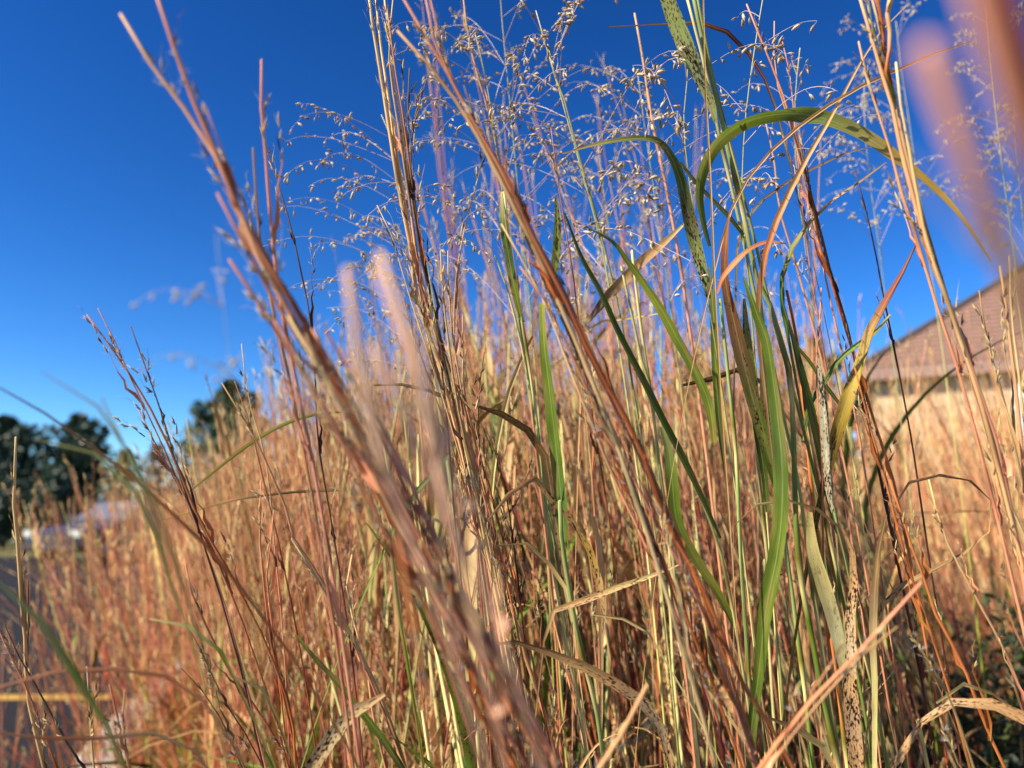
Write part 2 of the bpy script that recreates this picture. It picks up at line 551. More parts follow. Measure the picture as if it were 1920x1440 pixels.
def tree(name, x, y, h, w, label, mat, seed, n=5200, group=None, low=0.12, lean=0.0):
    r = np.random.default_rng(seed)
    root = thing(name, (x, y, 0), label, "tree", group)
    mb = MB()
    top = np.array([lean * h, 0, h * 0.93])
    tp = catmull([[0, 0, -0.1], [0.06 * w, 0.02, h * 0.35], top * [0.7, 1, 0.7], top], 14)
    tube(mb, tp, np.linspace(0.035 * h, 0.008 * h, 14), (0.1, 0.075, 0.055), 8)
    blobs = []
    for k in range(16):
        z = h * (low + (0.95 - low) * (k + 0.5) / 16)
        f = (z / h - low) / (1 - low)
        rad = w / 2 * (math.sin(math.pi * min(1, f * 0.82 + 0.2)) ** 0.8)
        az = k * 2.4 + r.uniform(-0.4, 0.4)
        base = np.array([np.interp(z * 0.9, tp[:, 2], tp[:, i]) for i in range(3)])
        e = base + np.array([math.cos(az) * rad * 0.7, math.sin(az) * rad * 0.7, h * 0.05])
        e[2] = z
        tube(mb, catmull([base, (base + e) / 2 + [0, 0, h * 0.02], e], 6), np.linspace(0.014 * h, 0.004 * h, 6), (0.1, 0.075, 0.055), 5)
        blobs.append((e, rad * r.uniform(0.42, 0.62)))
        blobs.append((base * [1, 1, 0] + [0, 0, z], rad * 0.5))
    put("trunk", mb.mesh("trunk", M_BARK), root)

    def cen(r):
        e, rad = blobs[r.integers(len(blobs))]
        d = nrm(r.normal(size=3)) * rad * r.uniform(0.35, 1.0) ** 0.6
        return e + d * [1, 1, 0.8]
    v, f, g = leaf_cloud(n, cen, 0.03 * h, seed + 1)
    o = put("crown", mesh_from("crown", v, f, np.zeros((0, 3), int), np.tile([1, 1, 1, 1.0], (len(v), 1)), g, mat, False), root)
    return root


M_DARKLEAF = leaf_material("dark_leaf", (0.016, 0.036, 0.020), (0.048, 0.082, 0.042), 0.12)
M_GREENLEAF = leaf_material("green_leaf", (0.030, 0.055, 0.022), (0.075, 0.11, 0.045), 0.2)
M_BROWNLEAF = leaf_material("brown_leaf", (0.10, 0.05, 0.025), (0.16, 0.09, 0.04), 0.2)
M_YELLEAF = leaf_material("yellow_leaf", (0.20, 0.16, 0.03), (0.30, 0.22, 0.05), 0.2)


def px2x(px, d): return (px - 960) / FPX * d
def px2z(py, d): return 0.85 + (985 - py) / FPX * d * 1.0


tree("evergreen_tree", px2x(12, 32), 32, px2z(772, 32), 4.2, "dark evergreen tree cut by the left edge beyond the road", M_DARKLEAF, 3)
tree("broadleaf_tree", px2x(140, 34), 34, px2z(768, 34), 4.4, "dark rounded tree beyond the road, second from the left edge", M_DARKLEAF, 5, 6000, lean=0.03)
tree("tall_tree", px2x(428, 36), 36, px2z(700, 36), 5.0, "tallest green tree rising above the red grass at left", M_GREENLEAF, 8, 6000)
tree("small_tree", px2x(300, 30), 30, px2z(828, 30), 2.8, "small rusty brown tree between the dark trees and the tall green tree", M_BROWNLEAF, 9, 1200)
tree("small_tree", px2x(238, 27), 27, px2z(835, 27), 2.2, "small yellow green bushy tree beside the dark rounded tree", M_YELLEAF, 10, 900)
tree("distant_tree", px2x(1318, 40), 40, px2z(640, 40), 4.5, "distant green tree seen through grass right of centre", M_GREENLEAF, 12, 2500)
tree("distant_tree", px2x(1545, 40), 40, px2z(612, 40), 4.2, "distant green tree seen through grass beside the roof", M_GREENLEAF, 13, 2500)


def hedge_bush(x, y, h, w, label, mat, seed, n):
    root = thing("hedge_bush", (x, y, 0), label, "bush", "dark bushes beyond the road")
    r = np.random.default_rng(seed)
    mb = MB()
    for k in range(7):
        az = k * 0.9; e = np.array([math.cos(az) * w * 0.3, math.sin(az) * w * 0.25, h * 0.7])
        tube(mb, catmull([[0, 0, -0.05], e * [0.5, 0.5, 0.5], e], 6), np.linspace(0.05, 0.015, 6), (0.1, 0.075, 0.055), 5)
    put("stem", mb.mesh("stem", M_BARK), root)
    cs = [(np.array([r.uniform(-w / 2, w / 2), r.uniform(-0.8, 0.8), r.uniform(0.15, 0.85) * h]), r.uniform(0.3, 0.6)) for _ in range(16)]

    def cen(r):
        e, rad = cs[r.integers(len(cs))]
        return e + nrm(r.normal(size=3)) * rad * r.uniform(0.2, 1)
    v, f, g = leaf_cloud(n, cen, 0.12, seed + 1)
    v[:, 2] = np.maximum(v[:, 2], 0.02)
    put("foliage", mesh_from("foliage", v, f, np.zeros((0, 3), int), np.tile([1, 1, 1, 1.0], (len(v), 1)), g, mat, False), root)


for i, (px, py, d, w, lb) in enumerate([(-60, 885, 26, 3.4, "dark clipped bush at the left edge beneath the evergreen tree"),
                                        (62, 872, 26, 3.0, "dark bush between the evergreen and the dark rounded tree"),
                                        (170, 905, 25, 2.8, "low dark bush at the foot of the rounded tree"),
                                        (330, 905, 27, 3.6, "dark bush behind the parked car and red grass")]):
    hedge_bush(px2x(px, d), d, px2z(py, d), w, lb, M_DARKLEAF, 30 + i, 4500)


# ------------------------------------------------------------------ parked car, seen from the front across the lot
def build_car(x, y, rz):
    root = thing("parked_car", (x, y, 0), "dark parked car facing the grass with bright headlights, beyond the road at left", "car")
    root.rotation_euler[2] = rz
    # body: lofted sections along its length (front at -y)
    sec = [(-2.15, 0.42, 0.66, 0.62), (-2.05, 0.30, 0.74, 0.80), (-1.6, 0.24, 0.82, 0.87), (-0.9, 0.22, 0.93, 0.90), (0.3, 0.22, 0.96, 0.91), (1.4, 0.22, 0.97, 0.90), (1.95, 0.28, 0.95, 0.84), (2.15, 0.42, 0.84, 0.68)]
    s = Solid(); rings = []
    for (yy, z0, z1, hw) in sec:
        c = 0.10
        rings.append([(-hw + c, yy, z0), (hw - c, yy, z0), (hw, yy, z0 + c), (hw, yy, z1 - c * 1.6), (hw - c, yy, z1 - 0.02), (0, yy, z1), (-hw + c, yy, z1 - 0.02), (-hw, yy, z1 - c * 1.6), (-hw, yy, z0 + c)])
    def loft(s, rings):
        n = len(rings[0])
        for a, b in zip(rings[:-1], rings[1:]):
            for j in range(n):
                s.quad(a[j], a[(j + 1) % n], b[(j + 1) % n], b[j])
        s.quad(*rings[0][::-1]); s.quad(*rings[-1])
    loft(s, rings); s.build("body", M_CARP, root)
    cab = [(-0.95, 0.90, 0.93, 0.78), (-0.2, 0.92, 1.43, 0.66), (0.9, 0.92, 1.46, 0.66), (1.85, 0.93, 0.98, 0.76)]
    s = Solid()
    loft(s, [[(-0.8, yy, z0), (0.8, yy, z0), (hw, yy, z1), (-hw, yy, z1)] for yy, z0, z1, hw in cab]); s.build("cabin", M_CARP, root)
    s = Solid(); s.quad((-0.70, -0.90, 0.985), (0.70, -0.90, 0.985), (0.60, -0.27, 1.40), (-0.60, -0.27, 1.40)); s.build("windscreen", plain("windscreen", (0.30, 0.32, 0.34), 0.08, metal=0.6), root)
    for sx in (-1, 1):
        s = Solid(); s.box(sx * 0.62 - 0.15, -2.13, 0.60, sx * 0.62 + 0.15, -2.04, 0.74); s.build("headlight", M_LAMP, root)
        s = Solid(); s.box(sx * 0.97 - 0.09, -0.75, 0.95, sx * 0.97 + 0.09, -0.62, 1.09); s.build("wing_mirror", M_CARP, root)
        for yy in (-1.4, 1.35):
            mb = MB(); tube(mb, np.array([[sx * 0.74, yy, 0.32], [sx * 0.80, yy, 0.32], [sx * 0.90, yy, 0.32], [sx * 0.93, yy, 0.32]]), [0.27, 0.32, 0.32, 0.27], (0.02,) * 3, 20)
            w = put("wheel", mb.mesh("wheel", M_TYRE), root)
            mb = MB(); tube(mb, np.array([[sx * 0.92, yy, 0.32], [sx * 0.94, yy, 0.32]]), [0.2, 0.15], (0.5,) * 3, 16)
            put("rim", mb.mesh("rim", M_RIM), w)
    s = Solid(); s.box(-0.45, -2.17, 0.50, 0.45, -2.10, 0.60); s.build("grille", M_TRIM, root)
    s = Solid(); s.box(-0.80, -2.20, 0.34, 0.80, -2.08, 0.44); s.build("bumper", M_TRIM, root)


build_car(px2x(250, 19), 19, -0.30)


# ------------------------------------------------------------------ house with a hipped shingle roof behind the grass
def build_house():
    X0, X1, Y0, Y1, ZE = px2x(1622, 10), 19.0, 10.0, 20.0, px2z(692, 10)
    ZR = ZE + 3.7
    th = math.radians(-24)
    ox, oy = (X1 - X0) / 2, (Y1 - Y0) / 2
    root = thing("brick_house", (X0 + ox * math.cos(th) - oy * math.sin(th), Y0 + ox * math.sin(th) + oy * math.cos(th), 0), "tan brick house with brown hipped shingle roof behind the grass at right", "house")
    root.rotation_euler[2] = th
    cx, cy = (X0 + X1) / 2, (Y0 + Y1) / 2
    s = Solid(); wx = X0 + 0.16
    s.box(wx - cx, Y0 + 0.16 - cy, 0, X1 - 0.16 - cx, Y1 - 0.16 - cy, ZE - 0.03)
    s.build("wall", M_BRICK, root)
    half = (Y1 - Y0) / 2
    s = Solid()
    a, b, c, d = (X0, Y0), (X1, Y0), (X1, Y1), (X0, Y1)
    r0, r1 = (X0 + half, (Y0 + Y1) / 2), (X1 - half, (Y0 + Y1) / 2)
    f = lambda q, z: (q[0] - cx, q[1] - cy, z)
    s.quad(f(a, ZE), f(b, ZE), f(r1, ZR), f(r0, ZR)); s.quad(f(c, ZE), f(d, ZE), f(r0, ZR), f(r1, ZR))
    s.quad(f(d, ZE), f(a, ZE), f(r0, ZR)); s.quad(f(b, ZE), f(c, ZE), f(r1, ZR)); s.quad(f(d, ZE - 0.02), f(c, ZE - 0.02), f(b, ZE - 0.02), f(a, ZE - 0.02))
    roof = s.build("roof", M_SHING, root)
    # shingle courses, each a lapped strip standing proud at its lower edge
    nc = 44
    for k in range(nc):
        t0, t1 = k / nc, min(1, (k + 1.15) / nc)
        s = Solid()
        for face in (0, 1):
            def pt(t, e, lift):
                if face == 0:
                    x = X0 + half * t if e == 0 else X1 - half * t
                    return (x - cx, Y0 + half * t - cy - lift * 0.5, ZE + (ZR - ZE) * t + lift)
                y = Y1 - half * t if e == 0 else Y0 + half * t
                return (X0 + half * t - cx - lift * 0.5, y - cy, ZE + (ZR - ZE) * t + lift)
            s.quad(pt(t0, 0, 0.03), pt(t0, 1, 0.03), pt(t1, 1, 0.012), pt(t1, 0, 0.012))
            s.quad(pt(t0, 0, 0.004), pt(t0, 1, 0.004), pt(t0, 1, 0.03), pt(t0, 0, 0.03))
        s.build("shingle_course", M_SHING, roof)
    # hip cap along the near corner
    mb = MB()
    tube(mb, np.array([f(a, ZE + 0.03), f(r0, ZR + 0.03)]), 0.055, (0.2, 0.12, 0.1), 6)
    put("hip_cap", mb.mesh("hip_cap", M_TRIM), roof)
    s = Solid(); s.box(X0 - cx - 0.02, Y0 - cy - 0.03, ZE - 0.16, X1 - cx, Y0 - cy + 0.0, ZE - 0.002)
    s.box(X0 - cx - 0.03, Y0 - cy + 0.002, ZE - 0.16, X0 - cx - 0.0, Y1 - cy, ZE - 0.002)
    s.build("fascia", plain("brown_fascia", (0.26, 0.16, 0.12), 0.7), root)
    yw = Y0 + 0.16 - cy
    for xw, z0, z1, ww in ((px2x(1880, 10.4), 1.25, 2.55, 0.62), (px2x(1880, 10.4) + 2.6, 1.1, 2.4, 1.2), (px2x(1880, 10.4) + 6, 1.1, 2.4, 1.2)):
        x = xw - cx
        s = Solid()
        e = ww / 2
        s.box(x - e, yw - 0.07, z0, x - e + 0.11, yw + 0.01, z1); s.box(x + e - 0.11, yw - 0.07, z0, x + e, yw + 0.01, z1)
        s.box(x - e + 0.112, yw - 0.068, z0, x + e - 0.112, yw + 0.01, z0 + 0.10); s.box(x - e + 0.112, yw - 0.068, z1 - 0.10, x + e - 0.112, yw + 0.01, z1)
        s.box(x - 0.02, yw - 0.05, z0 + 0.102, x + 0.02, yw + 0.01, z1 - 0.102)
        fr = s.build("window", M_WHITE, root)
        s = Solid(); s.box(x - e + 0.1, yw - 0.02, z0 + 0.08, x + e - 0.1, yw + 0.005, z1 - 0.08); s.build("pane", M_GLASS, fr)


build_house()

# ------------------------------------------------------------------ grass: palettes (tip to base)
TAN = (0.67, 0.375, 0.15); PALE = (0.76, 0.545, 0.225); PINK = (0.65, 0.262, 0.135); MAUVE = (0.50, 0.205, 0.135)
ORAN = (0.54, 0.165, 0.045); RUST = (0.36, 0.088, 0.024); CRIM = (0.32, 0.028, 0.038); MAROON = (0.13, 0.03, 0.025)
OLIV = (0.27, 0.24, 0.035); LIME = (0.36, 0.39, 0.04); GREEN = (0.145, 0.215, 0.020); DGREEN = (0.055, 0.105, 0.014)
GREY = (0.31, 0.37, 0.11); BROWN = (0.19, 0.095, 0.036); DARK = (0.055, 0.026, 0.02); GOLD = (0.62, 0.38, 0.05); CREAM = (0.74, 0.63, 0.23)
PAL = {
    'pink': [TAN, PINK, PINK, ORAN, RUST, OLIV, OLIV],
    'tan': [PALE, TAN, TAN, PINK, ORAN, OLIV, OLIV],
    'straw': [PALE, TAN, PALE, PINK, CRIM, ORAN, OLIV, OLIV],
    'orange': [PINK, ORAN, ORAN, RUST, OLIV, LIME, OLIV],
    'rust': [PINK, RUST, ORAN, CRIM, RUST, OLIV, OLIV],
    'dark': [BROWN, DARK, MAROON, RUST, CRIM, RUST, OLIV],
    'mauve': [PINK, MAUVE, PINK, MAUVE, ORAN, RUST, OLIV],
    'green': [GREY, GREY, GREEN, GREY, GREEN, LIME, GREEN],
    'palegreen': [CREAM, GREY, CREAM, LIME, GREEN, LIME, CREAM],
    'gold': [TAN, (0.6, 0.44, 0.2), TAN, ORAN, OLIV],
    'crim': [PALE, PINK, CRIM, PINK, CRIM, RUST, OLIV],
    'peach': [(.82, .50, .32), (.74, .40, .24), (.6, .27, .13), (.4, .14, .06), RUST],
    'maroon': [(.22, .06, .04), (.26, .07, .04), (.3, .08, .035), RUST],
    'ember': [(.72, .33, .17), (.72, .33, .17), (.62, .27, .12), RUST],
    'lime': [ORAN, ORAN, OLIV, LIME, LIME, GREEN],
}


def to_ground(p3, step=0.05, sway=0.12):
    """Carry a stalk on from where the picture loses it down to its root in the soil."""
    p3 = [np.asarray(q, float) for q in p3]
    v = nrm(p3[-1] - p3[max(0, len(p3) - 3)])
    if v[2] > -0.3: v = nrm(v + [0, 0, -0.8])
    q = p3[-1]
    while q[2] > 0.0 and len(p3) < 200:
        v = nrm(v * (1 - sway) + np.array([0, 0, -1.0]) * sway)
        q = q + v * step
        p3.append(q)
    a, b = p3[-2], p3[-1]
    if b[2] < -0.01:
        p3[-1] = a + (b - a) * (a[2] + 0.01) / (a[2] - b[2] + 1e-9)
    return np.array(p3)


def trace(pts, d0, d1, ground=True):
    n = len(pts)
    p = [P(x, y, d0 + (d1 - d0) * i / max(1, n - 1)) for i, (x, y) in enumerate(pts)]
    if ground:
        pp = catmull(np.array(p), n * 4)
        g = to_ground(list(pp))
        L = arclen(g)
        m = max(24, int(L[-1] / 0.02))
        tt = np.linspace(0, L[-1], m)
        return np.stack([np.interp(tt, L, g[:, i]) for i in range(3)], -1)
    return catmull(np.array(p), max(16, n * 5))


def wander(p, r, amp):
    n = len(p)
    k = max(3, n // 5)
    off = r.normal(0, amp, (k + 2, 3))
    off[0] = 0
    t = np.linspace(0, k + 1, n)
    return p + np.stack([np.interp(t, np.arange(k + 2), off[:, i]) for i in range(3)], -1)


def raceme(mb, hb, p0, d, length, r, hair=1.0, dark=0.0, scale=1.0):
    """A bluestem seed head: pointed paired spikelets up a bent axis, with awns and silky hairs."""
    side = nrm(np.cross(d, r.normal(size=3)))
    n = max(3, int(length / (0.0065 * scale)))
    q = np.array(p0, float); dd = np.array(d, float)
    for i in range(n):
        q = q + dd * length / n
        dd = nrm(dd + r.normal(0, 0.05, 3))
        sgn = 1 if i % 2 else -1
        ang = r.uniform(0.12, 0.38)
        sdir = nrm(dd + side * sgn * ang + r.normal(0, 0.06, 3))
        base = np.array(PALE) * r.uniform(0.75, 1.0) if r.random() > 0.35 + dark else np.array(BROWN) * r.uniform(0.6, 1.6)
        spike(mb, q, sdir, 0.0085 * scale * r.uniform(0.8, 1.25), 0.0013 * scale, base)
        if r.random() < 0.6:
            spike(mb, q, nrm(sdir + side * sgn * 0.35), 0.0055 * scale, 0.0009 * scale, base * 0.7)
        if r.random() < 0.55:
            aw = nrm(sdir + r.normal(0, 0.25, 3))
            spike(mb, q + sdir * 0.007 * scale, aw, 0.011 * scale * r.uniform(0.6, 1.2), 0.00028 * scale, (0.35, 0.2, 0.12) if r.random() < 0.5 else PALE, r.normal(0, 0.22, 3))
        for _ in range(int(hair * r.integers(1, 5))):
            hd = nrm(sdir + side * sgn * r.uniform(0.3, 1.3) + r.normal(0, 0.35, 3))
            spike(hb, q, hd, 0.0055 * scale * r.uniform(0.6, 1.3), 0.00016, (0.82, 0.77, 0.70), r.normal(0, 0.15, 3))


def bluestem(label, pts, d0, d1, w0, w1, pal, nb=7, seed=1, hair=1.0, top=0.6, spread=0.16, dark=0.0, group=None, ground=True, name="bluestem_stalk", cat="grass stalk", tip=True, blen=(0.05, 0.11), leaves=1, scale=1.0, root=None, thin=None):
    r = np.random.default_rng(seed)
    p = trace(pts, d0, d1, ground)
    p = wander(p, r, 0.0008)
    L = arclen(p); n = len(p)
    if root is None:
        base = p[-1].copy()
        root = thing(name, base, label, cat, group)
    base = np.array(root.location)
    mb = MB()
    t = L / L[-1]
    rad = np.interp(t, [0, 0.08, 0.5, 1], [w0 * 0.3, w0 * 0.5, (w0 + w1) * 0.25, w1 * 0.5]) / 1000
    if thin: rad = rad * np.interp(L, thin[:2], [1, thin[2]])
    # nodes: small swellings with a darker ring
    cols = grad(PAL[pal], t) * r.uniform(0.9, 1.1)
    node = 0.1 + r.uniform(0, 0.04)
    while node < L[-1]:
        k = np.argmin(np.abs(L - node)); rad[k] *= 1.22; cols[k] *= 0.55
        node += r.uniform(0.09, 0.16)
    tube(mb, p, rad, cols, 7, seed * 1.7)
    put("stem", mb.mesh("stem", M_STEM, base), root)
    vis = L[-1] * top if ground else L[-1]
    for b in range(nb):
        s0 = vis * (0.10 + 0.88 * (b + r.uniform(0.1, 0.9)) / nb)
        k = int(np.clip(np.searchsorted(L, s0), 2, n - 2))
        T = nrm(p[k - 2] - p[k + 1])
        side = nrm(np.cross(T, r.normal(size=3)))
        ln = r.uniform(*blen) * (0.6 + 0.6 * s0 / vis)
        a = spread * r.uniform(0.5, 1.5)
        m = 9
        u = np.linspace(0, 1, m)[:, None]
        br = p[k] + T * u * ln + side * (u ** 1.1 * (1 - 0.35 * u)) * ln * a * 1.3 + r.normal(0, 0.0006, (m, 3))
        mb = MB(); hb = MB()
        cb = grad(PAL[pal], np.linspace(min(0.5, t[k] + 0.12), max(0.0, t[k] - 0.15), m)) * r.uniform(0.85, 1.15)
        rb = np.interp(np.linspace(0, 1, m), [0, 0.55, 1], [0.85, 0.7, 0.35]) * min(0.7e-3, rad[k] * 0.75)
        tube(mb, br, rb, cb, 5, seed + b)
        # sheath that wraps the branch foot
        sh = br[:6] + side * 0.0004
        ribbon(mb, sh, np.interp(np.linspace(0, 1, 6), [0, 0.4, 1], [0.0014, 0.0026, 0.0004]) * max(0.8, w1 / 1.8), cb[:6] * 1.05, r.uniform(-60, 60), 0.8, seed + b, 3)
        bo = put("branch", mb.mesh("branch", M_STEM, base), root)
        mb = MB()
        raceme(mb, hb, br[-3], nrm(br[-1] - br[-3]), r.uniform(0.018, 0.032) * scale, r, hair, dark, scale)
        put("seed_head", mb.mesh("seed_head", M_SEED, base), bo)
        if hb.n:
            h = put("seed_hair", hb.mesh("seed_hair", M_HAIR, base), bo); h["kind"] = "stuff"
    if tip:
        mb = MB(); hb = MB()
        raceme(mb, hb, p[2], nrm(p[0] - p[3]), 0.026 * scale, r, hair, dark, scale)
        ho = put("seed_head", mb.mesh("seed_head", M_SEED, base), root)
        if hb.n:
            h = put("seed_hair", hb.mesh("seed_hair", M_HAIR, base), ho); h["kind"] = "stuff"
    for b in range(leaves):
        k = int(n * r.uniform(0.35, 0.75)); T = nrm(p[k - 2] - p[k + 1])
        side = nrm(np.cross(T, r.normal(size=3)))
        ln = r.uniform(0.07, 0.16); u = np.linspace(0, 1, 12)[:, None]
        lp = p[k] + T * u * ln * (1 - 0.25 * u) + side * u ** 1.6 * ln * r.uniform(0.25, 0.6) - np.array([0, 0, 1]) * u ** 3 * ln * 0.25
        mb = MB(); ribbon(mb, lp, np.interp(np.linspace(0, 1, 12), [0, 0.2, 1], [0.0016, 0.0028, 0.0003]), grad([PAL[pal][-2], TAN, ORAN], np.linspace(0, 1, 12)), r.uniform(-50, 50), 0.5, seed + b)
        put("leaf", mb.mesh("leaf", M_BLADE, base), root)
    return root


def blade_mesh(pts, d0, d1, wpx, cols, roll, seed, origin, ground=False, fold=0.25, spot=0.0):
    p = trace(pts, d0, d1, ground)
    n = len(p)
    lv = arclen(trace(pts, d0, d1, False))[-1]
    t = np.clip(arclen(p) / lv, 0, 1)
    wp = np.interp(t, np.linspace(0, 1, len(wpx)), wpx)
    dd = (p - C0) @ FWD
    dd = np.clip(dd, 0.05, max(d0, d1) * 1.05)
    w = wp * dd / FPX * np.interp(arclen(p) - lv, [0, .12], [1, .38])
    rl = np.interp(t, np.linspace(0, 1, len(roll)), roll) if isinstance(roll, (list, tuple)) else roll
    sp = np.interp(t, np.linspace(0, 1, len(spot)), spot) if isinstance(spot, (list, tuple)) else spot
    mb = MB()
    ribbon(mb, p, w, grad(cols, t), rl, fold, seed, 7, None, sp)
    return mb.mesh("leaf", M_BLADE, origin), p


def plant(label, stalks, name="bluestem_plant", cat="grass", **kw):
    root = None
    for i, st in enumerate(stalks):
        a = dict(kw); pts, d0, d1, w0, w1, pal = st[:6]
        if len(st) > 6: a.update(st[6])
        a.setdefault('seed', int(5 + abs(pts[0][0] * 7 + pts[-1][1] * 13)) % 9973)
        root = bluestem(label, pts, d0, d1, w0, w1, pal, root=root, name=name, cat=cat, **a)
    return root


# ------------------------------------------------------------------ the big blurred bluestem leaning across the left half
TAILA = [(690, 870), (740, 965), (790, 1040), (847, 1147), (893, 1220), (940, 1280), (985, 1345), (1040, 1440)]
plant("large blurred rust bluestem slanting from the upper sky down to the bottom middle", [
    ([(226, 26), (262, 85), (300, 150), (345, 205), (375, 238), (400, 290), (430, 350), (455, 420), (480, 480), (530, 570), (585, 660), (640, 760)] + TAILA, .285, .30, 1.91, 2.34, 'pink', dict(nb=9, top=.55, leaves=0)),
    ([(290, -20), (315, 60), (340, 120), (360, 180), (385, 250), (412, 300), (446, 390), (486, 470), (545, 560), (600, 655), (655, 760), (700, 860), (752, 960), (800, 1045)] + [(856, 1147), (905, 1225)], .28, .30, 2.11, 2.43, 'rust', dict(nb=9, top=.55, leaves=0)),
    ([(408, 363), (433, 410), (467, 477), (510, 560), (560, 640), (620, 735), (670, 830), (720, 930), (770, 1030), (830, 1140)], .275, .30, 1.72, 2.06, 'orange', dict(nb=5, top=.4, leaves=0)),
    ([(430, 487), (467, 533), (500, 590), (533, 640), (583, 713), (633, 797), (690, 880), (745, 985), (800, 1090)], .28, .30, 1.91, 2.16, 'rust', dict(nb=7, top=.5, leaves=0)),
    ([(527, 727), (567, 763), (640, 823), (705, 895), (760, 985)], .27, .29, 1.15, 1.71, 'mauve', dict(nb=5, top=.4, leaves=0)),
    ([(530, 712), (560, 745), (625, 800), (690, 862), (750, 950)], .28, .295, 1.15, 1.71, 'rust', dict(nb=4, top=.4, leaves=0)),
    ([(383, 195), (410, 270), (440, 340), (470, 420), (505, 500), (550, 580)], .285, .295, 0.96, 1.17, 'mauve', dict(nb=5, top=.4, leaves=0)),
] + [([(x + o, y + o * .35 * f) for x, y in [(560, 600), (612, 690), (668, 795), (712, 890), (752, 975), (800, 1065), (860, 1170), (915, 1275), (965, 1370), (1010, 1440)]], .265 + .012 * f, .30, 1.39, 1.74, pl, dict(nb=5, top=.35, leaves=0, seed=900 + o))
     for o, f, pl in ((-46, 0, 'rust'), (-20, 1, 'crim'), (24, 2, 'orange'), (50, 1, 'maroon'), (78, 2, 'mauve'), (110, 3, 'rust'))],
    hair=2.2, spread=.13, blen=(.03, .06), scale=.8)

plant("pale peach bluestem so close it melts into soft streaks beside the dark jointed bundle", [
    ([(652, 505), (664, 600), (674, 690), (692, 800), (722, 900), (760, 1010), (800, 1120)], .150, .160, 3.0, 1.0, 'peach', dict(nb=2)),
    ([(700, 500), (722, 570), (745, 640), (780, 690), (806, 770), (830, 850), (870, 960)], .150, .160, 1.7, .8, 'peach', dict(nb=2)),
    ([(713, 475), (733, 530), (767, 630), (787, 687), (800, 780), (813, 847), (840, 960), (870, 1080)], .148, .160, 2.5, 1.0, 'peach', dict(nb=2)),
    ([(697, 647), (733, 707), (767, 780), (783, 840), (810, 913), (840, 960), (880, 1060), (930, 1180)], .152, .165, 2.0, .8, 'peach', dict(nb=2)),
    ([(745, 1010), (760, 1080), (780, 1180), (805, 1290), (832, 1440)], .19, .18, 1.2, 2.2, 'lime', dict(nb=2, top=.3)),
], hair=1.5, leaves=0, top=.12, scale=.6, blen=(.012, .025), thin=(.03, .065, .3))

# ------------------------------------------------------------------ the sharp bundle left of centre
plant("sharp straw and maroon bluestem bundle standing tall left of the drooping seed sprays", [
    ([(690, -20), (700, 60), (712, 130), (722, 200), (735, 280), (750, 360), (765, 430), (775, 480), (787, 580), (813, 647), (833, 713), (853, 763), (873, 830), (893, 897), (920, 970), (935, 1060), (955, 1130), (985, 1240), (1020, 1340), (1050, 1440)], .50, .52, 2.6, 2.6, 'straw', dict(nb=11)),
    ([(703, -20), (714, 90), (727, 180), (741, 280), (757, 370), (771, 440), (783, 500), (800, 600), (826, 690), (845, 760), (868, 850), (890, 940), (915, 1060)], .505, .52, 2.0, 2.2, 'tan', dict(nb=10)),
    ([(719, -20), (728, 60), (737, 150), (748, 200), (759, 300), (770, 400), (781, 480), (806, 590), (830, 690), (858, 790)], .50, .51, 1.7, 2.0, 'straw', dict(nb=8)),
    ([(738, -10), (733, 40), (729, 100), (736, 170), (750, 260), (765, 350), (779, 440), (795, 540), (820, 640), (850, 760)], .498, .51, 1.6, 2.0, 'crim', dict(nb=8)),
    ([(726, 20), (734, 80), (742, 140), (754, 210), (766, 300), (779, 390), (792, 480), (815, 590), (842, 690), (880, 800)], .495, .51, 1.3, 1.8, 'rust', dict(nb=6)),
    ([(768, 128), (766, 165), (765, 200), (766, 260), (765, 310), (778, 400), (790, 480), (812, 570)], .498, .505, 1.4, 1.8, 'dark', dict(nb=8, dark=.5, top=.5)),
    ([(803, 140), (788, 190), (775, 235), (770, 285), (771, 335), (782, 410), (794, 480)], .495, .505, 1.1, 1.6, 'dark', dict(nb=5, dark=.5, top=.5)),
    ([(826, 470), (829, 520), (834, 580), (843, 647), (853, 720), (868, 800), (890, 890), (912, 980)], .49, .505, 1.5, 2.0, 'straw', dict(nb=7)),
    ([(840, 470), (840, 520), (843, 580), (852, 660), (866, 740), (882, 830), (905, 920)], .50, .505, 1.3, 1.8, 'crim', dict(nb=6)),
    ([(868, 590), (868, 630), (870, 713), (876, 760), (888, 800), (905, 900), (930, 1000)], .50, .51, 1.2, 1.8, 'orange', dict(nb=6, dark=.3)),
    ([(707, 385), (722, 410), (738, 450), (752, 500), (770, 560), (796, 640), (826, 730)], .49, .505, 1.0, 1.6, 'straw', dict(nb=4)),
    ([(756, 560), (766, 600), (790, 670), (815, 740), (845, 830), (880, 940), (910, 1060), (950, 1200)], .51, .52, 1.1, 1.7, 'orange', dict(nb=4)),
], hair=1.5, spread=.24, leaves=1, blen=(.025, .06), scale=1.0)
plant("slim bluestem stalk ending in a dark forked tip in front of the pink sward", [
    ([(908, 660), (902, 690), (897, 763), (897, 813), (900, 900), (912, 1000)], .50, .52, 1.1, 1.4, 'dark', dict(nb=3, dark=1))], hair=.1, spread=.4, blen=(.012, .025), top=.15, leaves=0)
plant("short dark bare stalk with splayed side bristles beside the long curved straw", [
    ([(910, 800), (925, 840), (937, 880), (948, 930), (958, 1000), (970, 1100)], .50, .52, 1.1, 1.3, 'dark', dict(nb=5, dark=1))], hair=.1, spread=.6, blen=(.012, .03), top=.2, leaves=0)
plant("thin wine red bluestem stalk crossing in front of the seed sprays", [
    ([(915, 238), (903, 310), (887, 367), (870, 433), (860, 487), (852, 560), (852, 660), (866, 780)], .52, .53, 1.1, 1.6, 'crim', dict(nb=3))], top=.3, hair=.5, leaves=0)

